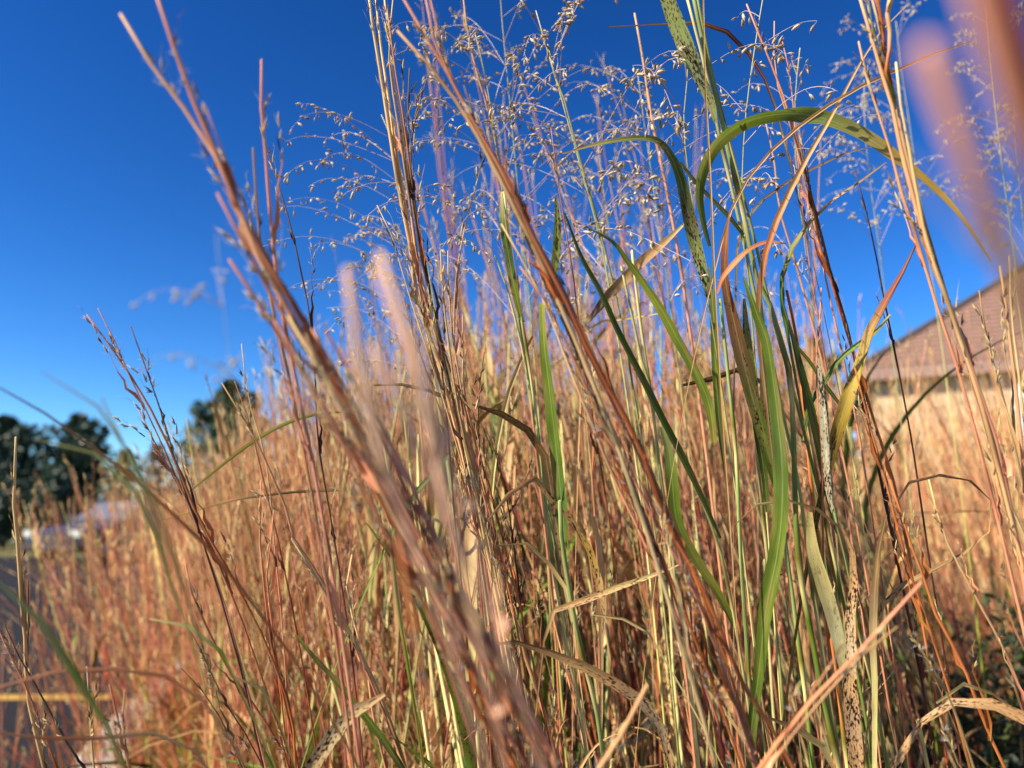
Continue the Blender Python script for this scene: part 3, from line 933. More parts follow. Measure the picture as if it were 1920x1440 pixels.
# ------------------------------------------------------------------ the soft bundle slanting down through the middle
TAILD = [(1240, 960), (1285, 1045), (1313, 1093), (1347, 1177), (1387, 1277), (1432, 1345), (1490, 1450)]
plant("soft russet bluestem bundle slanting from the top edge through the middle of the sward", [
    ([(752, -10), (787, 50), (817, 100), (847, 150), (873, 200), (907, 260), (940, 320), (970, 367), (993, 433), (1023, 490), (1060, 560), (1095, 640), (1125, 700), (1160, 757), (1195, 830), (1225, 900)] + TAILD, .36, .37, 2.14, 2.18, 'rust', dict(nb=10)),
    ([(797, -10), (812, 70), (830, 115), (852, 160), (878, 210), (915, 275), (948, 335), (980, 400), (1010, 460), (1050, 535), (1085, 610), (1120, 690), (1165, 780), (1210, 870), (1260, 980)], .355, .37, 1.51, 1.76, 'orange', dict(nb=7)),
    ([(805, -10), (822, 60), (838, 120), (860, 170), (885, 225), (925, 295), (960, 360), (1000, 440), (1042, 530), (1090, 630), (1135, 720), (1185, 820), (1240, 940)], .365, .37, 1.34, 1.67, 'mauve', dict(nb=7)),
    ([(745, 58), (773, 90), (800, 117), (827, 147), (858, 190), (890, 240), (930, 310)], .36, .365, 2.32, 1.34, 'gold', dict(nb=3, top=.3)),
    ([(870, 160), (885, 210), (905, 270), (930, 320), (955, 380), (990, 460), (1030, 550), (1075, 640)], .37, .375, 1.43, 1.59, 'dark', dict(nb=8, dark=.3)),
    ([(975, 500), (1020, 560), (1060, 640), (1100, 730), (1140, 830), (1180, 920), (1225, 1010), (1270, 1110)], .37, .38, 1.43, 1.67, 'rust', dict(nb=9)),
    ([(1000, 480), (1045, 560), (1080, 640), (1110, 720), (1150, 800), (1190, 900), (1235, 990), (1290, 1090), (1340, 1210)], .365, .38, 1.43, 1.67, 'mauve', dict(nb=9)),
    ([(940, 420), (985, 500), (1025, 580), (1060, 680), (1100, 780), (1150, 900), (1200, 1000)], .38, .39, 1.34, 1.59, 'crim', dict(nb=8)),
], hair=2.0, spread=.15, top=.6, leaves=1, blen=(.03, .065), scale=.8)

# ------------------------------------------------------------------ the salmon bundle near the right edge
plant("salmon and cream bluestem bundle with broken tips above the house roof", [
    ([(1609, -15), (1628, 45), (1642, 95), (1660, 150), (1673, 185), (1690, 267), (1707, 333), (1723, 400), (1743, 477), (1760, 520), (1780, 580), (1803, 647), (1823, 713), (1847, 780), (1867, 847), (1887, 947), (1900, 1010), (1915, 1080)], .40, .41, 2.4, 3.4, 'pink', dict(nb=8)),
    ([(1632, -15), (1645, 30), (1655, 80), (1668, 135), (1680, 190), (1697, 270), (1714, 340), (1732, 410), (1756, 500), (1778, 570), (1800, 640), (1830, 740), (1862, 850)], .405, .41, 2.0, 2.6, 'crim', dict(nb=7)),
    ([(1640, -15), (1652, 50), (1660, 100), (1667, 145), (1678, 185)], .40, .405, 2.2, 1.8, 'orange', dict(nb=2, ground=False)),
    ([(1671, -15), (1668, 60), (1666, 120), (1668, 165), (1679, 200)], .395, .405, 2.4, 1.8, 'tan', dict(nb=2, ground=False)),
    ([(1680, 117), (1687, 183), (1700, 250), (1713, 317), (1724, 390), (1745, 470), (1770, 545)], .395, .405, 2.0, 2.0, 'tan', dict(nb=4)),
], hair=.9, leaves=0, spread=.14, blen=(.02, .05), scale=.75)
plant("slim pink bluestem stalk running just left of the salmon bundle", [
    ([(1610, 78), (1615, 110), (1620, 133), (1637, 183), (1657, 250), (1673, 300), (1693, 383), (1717, 450), (1750, 560), (1790, 680), (1830, 820)], .41, .42, 1.7, 1.8, 'pink', dict(nb=3, top=.3))], leaves=0, blen=(.02, .05))
plant("pale peach bluestem stalk standing against the brown shingles", [
    ([(1874, 500), (1885, 560), (1895, 640), (1905, 720), (1915, 820), (1930, 960)], .40, .42, 1.8, 2.4, 'pink', dict(nb=4)),
    ([(1893, 480), (1894, 540), (1899, 600), (1910, 680), (1925, 800)], .41, .42, 1.4, 1.8, 'tan', dict(nb=3))], leaves=0)
plant("golden tufted bluestem stalk standing before the brick wall", [
    ([(1836, 545), (1842, 590), (1852, 640), (1865, 690), (1885, 760), (1905, 850), (1930, 960)], .45, .47, 1.3, 1.7, 'gold', dict(nb=6))], leaves=0, top=.4)

# ------------------------------------------------------------------ stalks so close to the lens that they melt
plant("huge dark red blurred stalk filling the upper right corner", [
    ([(1862, -60), (1890, 40), (1922, 130), (1965, 290), (2020, 560)], .062, .075, 4.2, 4.2, 'maroon', dict(nb=0, tip=False)),
    ([(1810, -40), (1850, 90), (1905, 250), (1960, 420), (2010, 620)], .058, .07, 2.0, 2.6, 'ember', dict(nb=0, tip=False))], leaves=0)
plant("soft orange blurred stalk melting into the sky in the upper right", [
    ([(1738, 90), (1768, 230), (1800, 330), (1850, 420), (1905, 510), (1985, 660)], .062, .075, 3.2, 3.4, 'ember', dict(nb=2, tip=False, top=.1)),
    ([(1690, 300), (1760, 330), (1810, 370), (1870, 450)], .062, .066, 0.5, 0.9, 'pink', dict(nb=0, tip=False))], leaves=0, scale=.5, blen=(.01, .02), hair=2)

# ------------------------------------------------------------------ stalks on the left
LEFT = [
    ("pale flattened straw stalk standing alone over the asphalt at the left edge", [(30, 820), (28, 880), (26, 960), (33, 1010), (40, 1110), (50, 1210), (53, 1293), (67, 1360), (87, 1440)], .47, .48, 2.2, 2.8, 'straw', dict(nb=4, spread=.05, top=.35)),
    ("thin brown stalk hugging the pale flattened straw over the asphalt", [(53, 1087), (55, 1160), (53, 1260), (62, 1330), (90, 1440)], .475, .48, 1.0, 1.2, 'dark', dict(nb=2, top=.2)),
    ("red brown stalk slanting in at the left edge below the pale straw", [(-8, 1170), (15, 1220), (33, 1253), (57, 1310), (83, 1377), (110, 1450)], .46, .47, 1.3, 1.7, 'rust', dict(nb=2, top=.3)),
    ("dark maroon stalk crossing the yellow line to the bottom edge", [(8, 1170), (33, 1227), (67, 1287), (97, 1343), (130, 1403), (162, 1450)], .46, .47, 1.2, 1.6, 'dark', dict(nb=3, top=.3)),
    ("upright tan stalk with a ringed joint standing before the yellow line", [(163, 1250), (166, 1290), (168, 1327), (172, 1387), (177, 1440)], .48, .48, 1.3, 1.7, 'tan', dict(nb=3, top=.2, dark=.3, spread=.3, blen=(.01, .03))),
    ("soft forked stalk with fluffy tips above the pale kerb", [(206, 1285), (215, 1330), (232, 1378), (238, 1415), (243, 1450)], .40, .42, 1.5, 1.8, 'rust', dict(nb=4, hair=3, top=.25)),
    ("soft straight stalk with fluffy top beside the forked one above the kerb", [(234, 1295), (231, 1330), (232, 1370), (240, 1420), (250, 1460)], .39, .41, 1.3, 1.6, 'pink', dict(nb=3, hair=3, top=.2)),
    ("dark red stalk with a feathery head in the brown haze of grass", [(348, 1060), (357, 1100), (367, 1127), (393, 1183), (427, 1250), (460, 1293), (500, 1353), (533, 1410)], .50, .52, 1.5, 1.8, 'rust', dict(nb=7, hair=2)),
    ("thin bare brown stalk slanting below the feathery dark red one", [(350, 1170), (387, 1240), (417, 1310), (450, 1360), (487, 1427)], .48, .5, .9, 1.3, 'dark', dict(nb=2, top=.3)),
    ("dark tipped stalk rising from the bottom among brown grass", [(340, 1253), (367, 1280), (400, 1320), (433, 1377), (462, 1445)], .49, .5, 1.0, 1.4, 'dark', dict(nb=3, top=.4, hair=2)),
    ("fluffy white tufted stalk low at the bottom left of centre", [(400, 1335), (415, 1365), (440, 1400), (462, 1445)], .48, .49, 1.3, 1.5, 'rust', dict(nb=3, hair=4, top=.2)),
    ("orange stalk with a forked top leaning over the small rusty tree", [(163, 590), (200, 640), (233, 687), (267, 740), (297, 797), (327, 863), (353, 930), (370, 970), (400, 1027), (430, 1077), (457, 1130), (483, 1180), (510, 1243), (527, 1280), (547, 1360), (553, 1440)], .43, .46, 1.4, 2.0, 'orange', dict(nb=6, hair=1.5)),
    ("thin pink stalk joining the forked orange one", [(184, 578), (207, 620), (233, 683), (262, 745), (292, 805)], .425, .44, .9, 1.2, 'mauve', dict(nb=2, top=.15)),
    ("fine dark stalk with one white plume beside the forked orange one", [(245, 612), (267, 670), (287, 727), (307, 780), (323, 840), (345, 910), (372, 985)], .43, .45, 1.0, 1.3, 'dark', dict(nb=3, hair=3, top=.15)),
    ("short slim stalk left of the forked orange one against the low sky", [(261, 770), (280, 810), (307, 863), (333, 913), (360, 957), (392, 1020)], .44, .46, 1.0, 1.4, 'rust', dict(nb=3, top=.15, hair=2)),
    ("pinkish tan stalk bending in front of the tall green tree", [(416, 718), (443, 763), (467, 803), (487, 843), (507, 890), (533, 953), (547, 1010), (583, 1060), (617, 1110), (640, 1147), (672, 1210)], .45, .48, 1.4, 1.9, 'pink', dict(nb=6)),
    ("brown tipped stalk beside the tall green tree", [(440, 715), (452, 750), (467, 790), (482, 850), (500, 930), (520, 1010)], .47, .48, 1.0, 1.4, 'rust', dict(nb=3)),
    ("fine wine stalk rising past the top of the tall green tree", [(453, 645), (458, 690), (462, 730), (473, 780), (493, 847), (505, 930), (512, 1020), (520, 1100)], .48, .49, .9, 1.3, 'crim', dict(nb=3)),
    ("thin dark stalk tipped with bent bristles in the open sky", [(487, 238), (497, 272), (510, 313), (530, 377), (547, 443), (560, 507), (573, 563), (583, 630), (590, 713), (593, 797), (600, 863), (617, 960), (640, 1100)], .52, .53, 1.0, 1.6, 'dark', dict(nb=5, hair=1.4, top=.35)),
    ("soft pink stalk with a fuzzy club tip high in the open sky", [(491, 112), (488, 160), (490, 207), (497, 283), (503, 367), (513, 480), (530, 600), (560, 740), (590, 880)], .34, .37, 1.7, 1.7, 'mauve', dict(nb=3, hair=1, top=.25)),
    ("soft short pink stalk just below the fuzzy club tip", [(475, 278), (478, 320), (480, 360), (490, 467), (512, 580), (545, 720)], .34, .37, 1.5, 1.5, 'pink', dict(nb=2, top=.15)),
    ("tall twin brown stalk upright at the lower left of centre", [(490, 900), (488, 960), (490, 1027), (500, 1110), (510, 1193), (523, 1260), (530, 1293), (547, 1377), (560, 1450)], .48, .49, 1.4, 1.9, 'rust', dict(nb=6, hair=1.5)),
    ("rust stalk with ragged sheaths leaning beside the twin brown stalk", [(513, 960), (508, 1020), (500, 1060), (506, 1130), (518, 1220), (530, 1310)], .475, .49, 1.2, 1.6, 'orange', dict(nb=4)),
    ("bleached stalk with shadow bars slanting through the lower left grass", [(547, 1010), (570, 1045), (600, 1095), (635, 1150), (670, 1215), (705, 1290), (735, 1370)], .46, .48, 1.9, 2.3, 'tan', dict(nb=5)),
    ("pink stalk with lit edges behind the spotted blade at the bottom", [(660, 1040), (650, 1110), (668, 1180), (690, 1260), (700, 1340), (722, 1440)], .5, .5, 1.3, 1.7, 'crim', dict(nb=3)),
]
for i, (lb, pts, d0, d1, w0, w1, pal, kw) in enumerate(LEFT):
    k = dict(hair=1.0, spread=.16, leaves=0, blen=(.02, .06), scale=.8, seed=300 + i); k.update(kw)
    bluestem(lb, pts, d0, d1, w0, w1, pal, **k)

# ------------------------------------------------------------------ stalks of the middle and right
MID = [
    ("pink upright stalk poking through the seed sprays toward the top edge", [(868, -10), (878, 67), (893, 133), (907, 180), (920, 225), (935, 300), (948, 400), (962, 520), (985, 680)], .60, .62, 1.9, 2.0, 'pink', dict(nb=5)),
    ("pink pole like stalk passing behind the crossing red bristle near the top", [(1190, 25), (1200, 77), (1210, 133), (1223, 217), (1240, 300), (1262, 420), (1285, 560)], .62, .64, 2.4, 2.2, 'pink', dict(nb=4)),
    ("dark topped reddish stalk right of the arching leaf against the sky", [(1400, 8), (1423, 67), (1447, 127), (1467, 183), (1480, 227), (1497, 283), (1510, 327), (1527, 400), (1540, 467), (1557, 513), (1572, 565), (1595, 640), (1627, 747), (1647, 813), (1670, 880), (1682, 930)], .50, .52, 1.6, 2.2, 'rust', dict(nb=9, dark=.5)),
    ("ragged dark stalk with black husks just right of the crossing tan straw", [(1500, 270), (1512, 330), (1525, 380), (1538, 430), (1552, 490), (1570, 550), (1588, 610), (1608, 690)], .50, .52, 1.8, 2.0, 'dark', dict(nb=9, dark=.9)),
    ("pink stalk with a bristly top beside the dark topped reddish stalk", [(1452, 40), (1451, 90), (1453, 128), (1462, 180), (1480, 230), (1496, 290)], .51, .52, 1.3, 1.4, 'pink', dict(nb=3)),
    ("fine pink stalk rising behind the crest of the arching leaf", [(1467, 78), (1474, 110), (1480, 133), (1487, 200), (1494, 280), (1502, 370), (1515, 470), (1530, 560)], .56, .57, 1.2, 1.4, 'mauve', dict(nb=4)),
    ("leaning pink stalk under the arch of the big green leaf", [(1432, 215), (1446, 270), (1455, 320), (1462, 390), (1480, 450), (1500, 520)], .6, .61, 1.6, 1.6, 'pink', dict(nb=4)),
    ("grey pink stalk with small knots beside the drooping seed sprays", [(1027, 83), (1040, 140), (1057, 180), (1070, 227), (1087, 290), (1107, 360), (1123, 420), (1137, 477), (1160, 580), (1180, 690)], .56, .58, 1.4, 1.8, 'palegreen', dict(nb=2)),
    ("slender brown stalk with a forked tip in front of the seed sprays", [(1033, 240), (1040, 290), (1046, 340), (1056, 400), (1066, 460), (1078, 540), (1090, 640), (1110, 760)], .52, .54, 1.1, 1.6, 'rust', dict(nb=5)),
    ("cream stalk standing left of the tall lit green leaf", [(928, 480), (950, 540), (975, 640), (990, 720), (1005, 800), (1022, 900), (1040, 1000), (1060, 1120)], .52, .53, 2.0, 2.2, 'palegreen', dict(nb=0, tip=False)),
    ("orange stalk turning green below in front of the dark leafy shrub", [(1668, 900), (1690, 960), (1713, 1027), (1740, 1093), (1763, 1160), (1797, 1220), (1820, 1277), (1847, 1360), (1885, 1450)], .44, .45, 1.8, 2.2, 'lime', dict(nb=4, top=.3)),
    ("green and crimson stalk with a white gleam in front of the shrub", [(1742, 900), (1757, 960), (1780, 1027), (1807, 1077), (1847, 1153), (1880, 1213), (1915, 1300)], .47, .48, 1.5, 1.9, 'crim', dict(nb=2, top=.2)),
    ("two toned orange stalk leaning before the brick wall", [(1603, 690), (1612, 720), (1633, 800), (1655, 870), (1680, 960), (1705, 1060), (1735, 1150)], .46, .47, 1.5, 1.9, 'lime', dict(nb=3, top=.2)),
    ("soft rusty stalk lying aslant across the spotted column of leaf", [(1727, 1093), (1663, 1167), (1597, 1243), (1547, 1293), (1493, 1360), (1440, 1430)], .30, .30, 1.8, 2.2, 'orange', dict(nb=2, top=.3, hair=1)),
    ("soft pale stalk with a feather tip just under the aslant rusty one", [(1683, 1175), (1643, 1193), (1600, 1250), (1550, 1305), (1500, 1365)], .31, .31, 1.3, 1.7, 'pink', dict(nb=2, top=.2, hair=3)),
    ("blurred peach stalk bent over at the bottom middle", [(1213, 1285), (1190, 1320), (1175, 1350), (1157, 1390), (1117, 1445)], .29, .29, 2.4, 2.8, 'pink', dict(nb=2, hair=2, top=.2)),
    ("pale thin stalk with a leaning tip beside the dark shrub", [(1708, 1190), (1735, 1230), (1762, 1270), (1790, 1330), (1815, 1400)], .38, .40, 1.2, 1.5, 'tan', dict(nb=2, hair=3, top=.15)),
    ("slim wine stalk behind the mottled grey leaf", [(1540, 540), (1537, 600), (1530, 680), (1533, 760), (1541, 860), (1545, 960)], .49, .5, 1.3, 1.7, 'rust', dict(nb=3)),
    ("fine dark stalk with black tip before the low blue sky at right", [(1605, 325), (1617, 370), (1627, 410), (1640, 470), (1652, 540), (1668, 620)], .52, .54, 1.2, 1.4, 'dark', dict(nb=1, top=.2)),
]
for i, (lb, pts, d0, d1, w0, w1, pal, kw) in enumerate(MID):
    k = dict(hair=.9, spread=.16, leaves=0, blen=(.02, .06), scale=.8, seed=400 + i); k.update(kw)
    bluestem(lb, pts, d0, d1, w0, w1, pal, **k)


# ------------------------------------------------------------------ switchgrass: green jointed culms with broad leaves
def culm(mb, pts, d0, d1, w0, w1, pal, seed, ground=True):
    r = np.random.default_rng(seed)
    p = trace(pts, d0, d1, ground)
    L = arclen(p); t = L / L[-1]
    rad = np.interp(t, [0, .3, 1], [w0 * .5, (w0 + w1) * .25, w1 * .5]) / 1000
    cols = grad(PAL[pal], t)
    node = .08 + r.uniform(0, .05)
    while node < L[-1]:
        k = np.argmin(np.abs(L - node)); rad[k] *= 1.3; cols[k] = np.array(OLIV) * .7
        if k + 1 < len(L): cols[k + 1] = CREAM
        node += r.uniform(.1, .17)
    tube(mb, p, rad, cols, 8, seed)
    return p


def switchgrass(label, culms, leaves, seed, cat="grass plant", name="switchgrass_plant"):
    root = None
    for i, (pts, d0, d1, w0, w1, pal) in enumerate(culms):
        mb = MB(); p = culm(mb, pts, d0, d1, w0, w1, pal, seed + i)
        if root is None: root = thing(name, p[-1], label, cat)
        put("culm", mb.mesh("culm", M_STEM, root.location), root)
    for j, lf in enumerate(leaves):
        pts, d0, d1, wpx, cols, roll = lf[:6]
        kw = lf[6] if len(lf) > 6 else {}
        me, p = blade_mesh(pts, d0, d1, wpx, cols, roll, seed + j * 3.1, root.location, **kw)
        o = put("leaf", me, root)
        if len(lf) > 7: o["label"] = lf[7]
    return root


switchgrass("tall green switchgrass with a broad mottled blade on top and a great arching leaf", [
    ([(1297, -20), (1325, 110), (1345, 190), (1367, 290), (1387, 370), (1405, 455), (1418, 520), (1440, 560), (1455, 610), (1470, 655), (1482, 713), (1487, 800), (1490, 900), (1493, 993), (1503, 1093), (1522, 1193), (1536, 1270), (1555, 1360), (1575, 1450)], .48, .50, 2.4, 4.4, 'green'),
    ([(1284, -20), (1318, 110), (1338, 200), (1352, 270), (1376, 370), (1398, 470), (1412, 540), (1430, 620), (1452, 700), (1470, 790), (1492, 880), (1510, 993), (1523, 1093), (1543, 1227), (1560, 1343), (1575, 1450)], .49, .50, 1.8, 3.2, 'palegreen'),
    ([(1305, -20), (1332, 120), (1353, 210), (1374, 290), (1396, 375), (1420, 470), (1440, 560), (1462, 640), (1490, 740)], .485, .50, 1.6, 2.6, 'green'),
], [
    ([(1247, -25), (1262, 20), (1290, 90), (1316, 150), (1333, 190), (1343, 230)], .47, .48, [34, 38, 36, 30, 22, 8], [GREY, GREY, (.30, .36, .17), GREY], [38, 38, 34, 25], dict(spot=[.42, .38, .48, .4]), "broad grey green mottled blade at the top edge"),
    ([(1858, 490), (1800, 405), (1740, 343), (1690, 305), (1640, 268), (1590, 240), (1540, 221), (1490, 213), (1440, 217), (1390, 233), (1345, 268), (1318, 315), (1310, 365), (1318, 418), (1330, 462)], .46, .485, [4, 8, 12, 16, 22, 28, 30, 28, 26, 30, 32, 28, 22, 14, 7],
     [(.30, .2, .1), GOLD, GOLD, (.45, .36, .09), (.20, .27, .06), GREEN, GREEN, GREEN, GREEN], [45, 45, 45, 45, 40, 40, 30, -40, -48, -45, -42, -40, -35], dict(fold=.3), "long arching green leaf with a yellow tip"),
    ([(1368, 400), (1362, 446), (1359, 490), (1362, 540), (1376, 600), (1392, 670), (1415, 760), (1440, 850), (1465, 940)], .47, .49, [3, 14, 18, 26, 26, 24, 24, 20, 12], [RUST, (.28, .09, .03), (.20, .08, .03), (.13, .08, .03), DGREEN, GREEN, GREEN], [35, 25, 0, -15], dict(spot=[0, .2, .3, .1]), "rust orange upright leaf turning dark green below"),
    ([(1473, 457), (1440, 454), (1407, 467), (1379, 492), (1355, 522), (1345, 550)], .465, .475, [3, 9, 11, 12, 10, 5], [ORAN, RUST, ORAN, ORAN], [50, 40, 30], {}, "short curled orange leaf"),
    ([(1395, 520), (1420, 590), (1438, 640), (1450, 715), (1459, 790), (1466, 870), (1466, 960), (1457, 1040), (1446, 1093), (1434, 1160), (1423, 1260), (1410, 1360), (1405, 1460)], .455, .47, [6, 18, 24, 27, 29, 31, 31, 29, 26, 22, 20, 18, 14], [GREEN, GREEN, (.14, .21, .04), GREEN, GREEN, GREEN, DGREEN], [38, 36, 30, 5, -30], dict(fold=.35), "long glossy green leaf hanging through the lower right"),
    ([(1276, 304), (1304, 340), (1343, 381), (1368, 407), (1394, 440)], .48, .49, [7, 8, 8, 10, 6], [GREY, GREY, GREY, GREEN], [40, 30, 20], dict(spot=.3)),
    ([(1340, 830), (1330, 760), (1305, 697), (1273, 640), (1240, 580), (1207, 530), (1175, 486), (1148, 452), (1100, 425)][::-1], .50, .51, [3, 8, 14, 18, 21, 22, 21, 18, 10], [OLIV, GREEN, LIME, GREEN, GREEN, OLIV], [35, 35, 35, 25], {}, "bright green leaf slanting from the middle to the culms"),
], 51)
switchgrass("close set upright green culms behind the long glossy leaf", [
    ([(1425, 560), (1440, 700), (1455, 850), (1470, 1000), (1490, 1150), (1510, 1300), (1525, 1450)], .51, .53, 2.6, 3.6, 'green'),
    ([(1350, 560), (1365, 700), (1380, 850), (1385, 960), (1390, 1060), (1397, 1160), (1403, 1260), (1412, 1440)], .50, .52, 2.2, 3.2, 'green'),
    ([(1500, 700), (1512, 800), (1520, 900), (1532, 1000), (1548, 1100), (1560, 1200), (1575, 1320)], .53, .55, 2.4, 3.4, 'lime'),
    ([(1405, 640), (1415, 760), (1422, 880), (1432, 980), (1445, 1100), (1462, 1250), (1475, 1420)], .54, .56, 2.2, 3.0, 'palegreen'),
], [
    ([(1478, 600), (1500, 690), (1520, 770), (1535, 840), (1550, 920), (1570, 1000)], .50, .51, [4, 14, 17, 16, 12, 6], [DGREEN, DGREEN, GREEN, DGREEN], [-30, -30, -20], {}),
    ([(1395, 560), (1400, 640), (1410, 720), (1420, 800), (1432, 880), (1440, 960)], .51, .52, [6, 18, 20, 18, 14, 8], [GREY, DGREEN, DGREEN, GREEN], [-20, -25, 0], dict(spot=[.4, .3, .1])),
    ([(1330, 500), (1338, 600), (1342, 700), (1350, 800), (1362, 900)], .53, .54, [4, 12, 14, 12, 6], [GREEN, GREEN, DGREEN], [20, 0, -20], {}),
], 131)
switchgrass("slender switchgrass with a long dark blade leaning left of the green culms", [
    ([(1185, 470), (1200, 600), (1222, 750), (1240, 900), (1262, 1050), (1285, 1200), (1310, 1440)], .54, .56, 2.0, 3.2, 'palegreen'),
    ([(1165, 500), (1187, 600), (1210, 700), (1250, 800), (1290, 880), (1325, 960), (1352, 1040), (1375, 1150), (1400, 1300)], .51, .53, 1.6, 2.4, 'palegreen'),
], [
    ([(1058, 400), (1087, 480), (1123, 547), (1157, 623), (1200, 707), (1240, 787), (1280, 863), (1320, 945), (1350, 1010)], .49, .51, [4, 12, 15, 17, 18, 18, 17, 13, 6], [DGREEN, GREEN, DGREEN, GREEN, DGREEN], [-50, -45, -40], dict(fold=.5), "long straight dark green blade"),
    ([(1055, 288), (1123, 270), (1187, 260), (1230, 264), (1257, 293), (1275, 335), (1288, 390), (1302, 446), (1318, 505), (1330, 560)], .48, .50, [3, 8, 11, 14, 17, 21, 24, 26, 22, 8], [BROWN, OLIV, DGREEN, DGREEN, (.09, .12, .05), GREY, (.2, .25, .12)], [-45, -45, -42, -20, 25, 38], dict(spot=[.1, .1, .2, .42, .42]), "bent green leaf with dark rust flecks and a drawn out tip"),  # shaded arch coloured dark green, the lit lower half paler
    ([(1240, 800), (1255, 850), (1262, 920), (1270, 980), (1300, 1040), (1345, 1110), (1380, 1180)], .52, .54, [6, 22, 24, 20, 18, 15, 8], [GREY, GREEN, GREEN, LIME, GREEN], [10, 0, -20], {}),
], 71)
switchgrass("pale green switchgrass culm with a tall lit leaf standing upright in the middle", [
    ([(945, 360), (955, 450), (965, 520), (980, 610), (993, 690), (1005, 780), (1015, 860), (1025, 960), (1040, 1080), (1060, 1200), (1085, 1320), (1110, 1450)], .51, .53, 1.8, 3.0, 'palegreen'),
    ([(1050, 940), (1053, 1010), (1062, 1070), (1072, 1130), (1085, 1200), (1103, 1270), (1120, 1340), (1135, 1450)], .48, .50, 3.0, 3.2, 'green'),
], [
    ([(1017, 568), (1020, 640), (1029, 720), (1038, 800), (1047, 880), (1055, 960), (1060, 1030)], .50, .51, [12, 21, 24, 26, 26, 24, 14], [LIME, GREEN, GREEN, (.10, .2, .03), GREEN], [38, 35, 30], dict(fold=.3), "tall bright green leaf lit along its veins"),
    ([(940, 360), (943, 420), (952, 470), (963, 530), (976, 590), (982, 604)], .51, .515, [4, 12, 15, 17, 14, 6], [CREAM, GREEN, DGREEN, GREEN, GREEN], [40, 30, 20], {}, "short dark green sheath blade"),
    ([(1042, 370), (1046, 420), (1044, 470), (1040, 520), (1046, 580)], .55, .56, [4, 13, 16, 14, 6], [GREEN, GREEN, DGREEN], [20, 20, 30], dict(spot=.5)),
], 91)
switchgrass("yellow green switchgrass culm standing behind the mottled grey leaf", [
    ([(1475, 545), (1495, 640), (1505, 720), (1515, 800), (1530, 880), (1545, 960), (1560, 1060), (1575, 1170), (1600, 1300), (1625, 1440)], .52, .54, 1.8, 3.4, 'lime'),
    ([(1560, 940), (1580, 1020), (1598, 1100), (1615, 1200), (1640, 1300), (1650, 1370), (1668, 1450)], .49, .5, 2.4, 3.2, 'green'),
], [
    ([(1465, 515), (1466, 560), (1473, 587), (1490, 640), (1520, 680), (1548, 722), (1580, 765)], .51, .52, [6, 9, 8, 7, 8, 9, 4], [DGREEN, DGREEN, GREEN, DGREEN], [50, 40, 20], {}),
    ([(1670, 590), (1640, 625), (1605, 650), (1570, 680), (1548, 715), (1520, 760), (1505, 830)], .50, .51, [5, 10, 13, 13, 12, 12, 6], [OLIV, GREEN, DGREEN, DGREEN], [40, 50, 40], {}, "dark green blade folded across the mottled leaf"),
    ([(1518, 960), (1524, 1030), (1543, 1093), (1563, 1160), (1582, 1250), (1590, 1320)], .49, .5, [10, 22, 26, 25, 18, 8], [CREAM, CREAM, (.5, .5, .28), CREAM], [0, 10, 10], dict(spot=.1), "cream streaked sheath blade in the lower right"),
], 111)

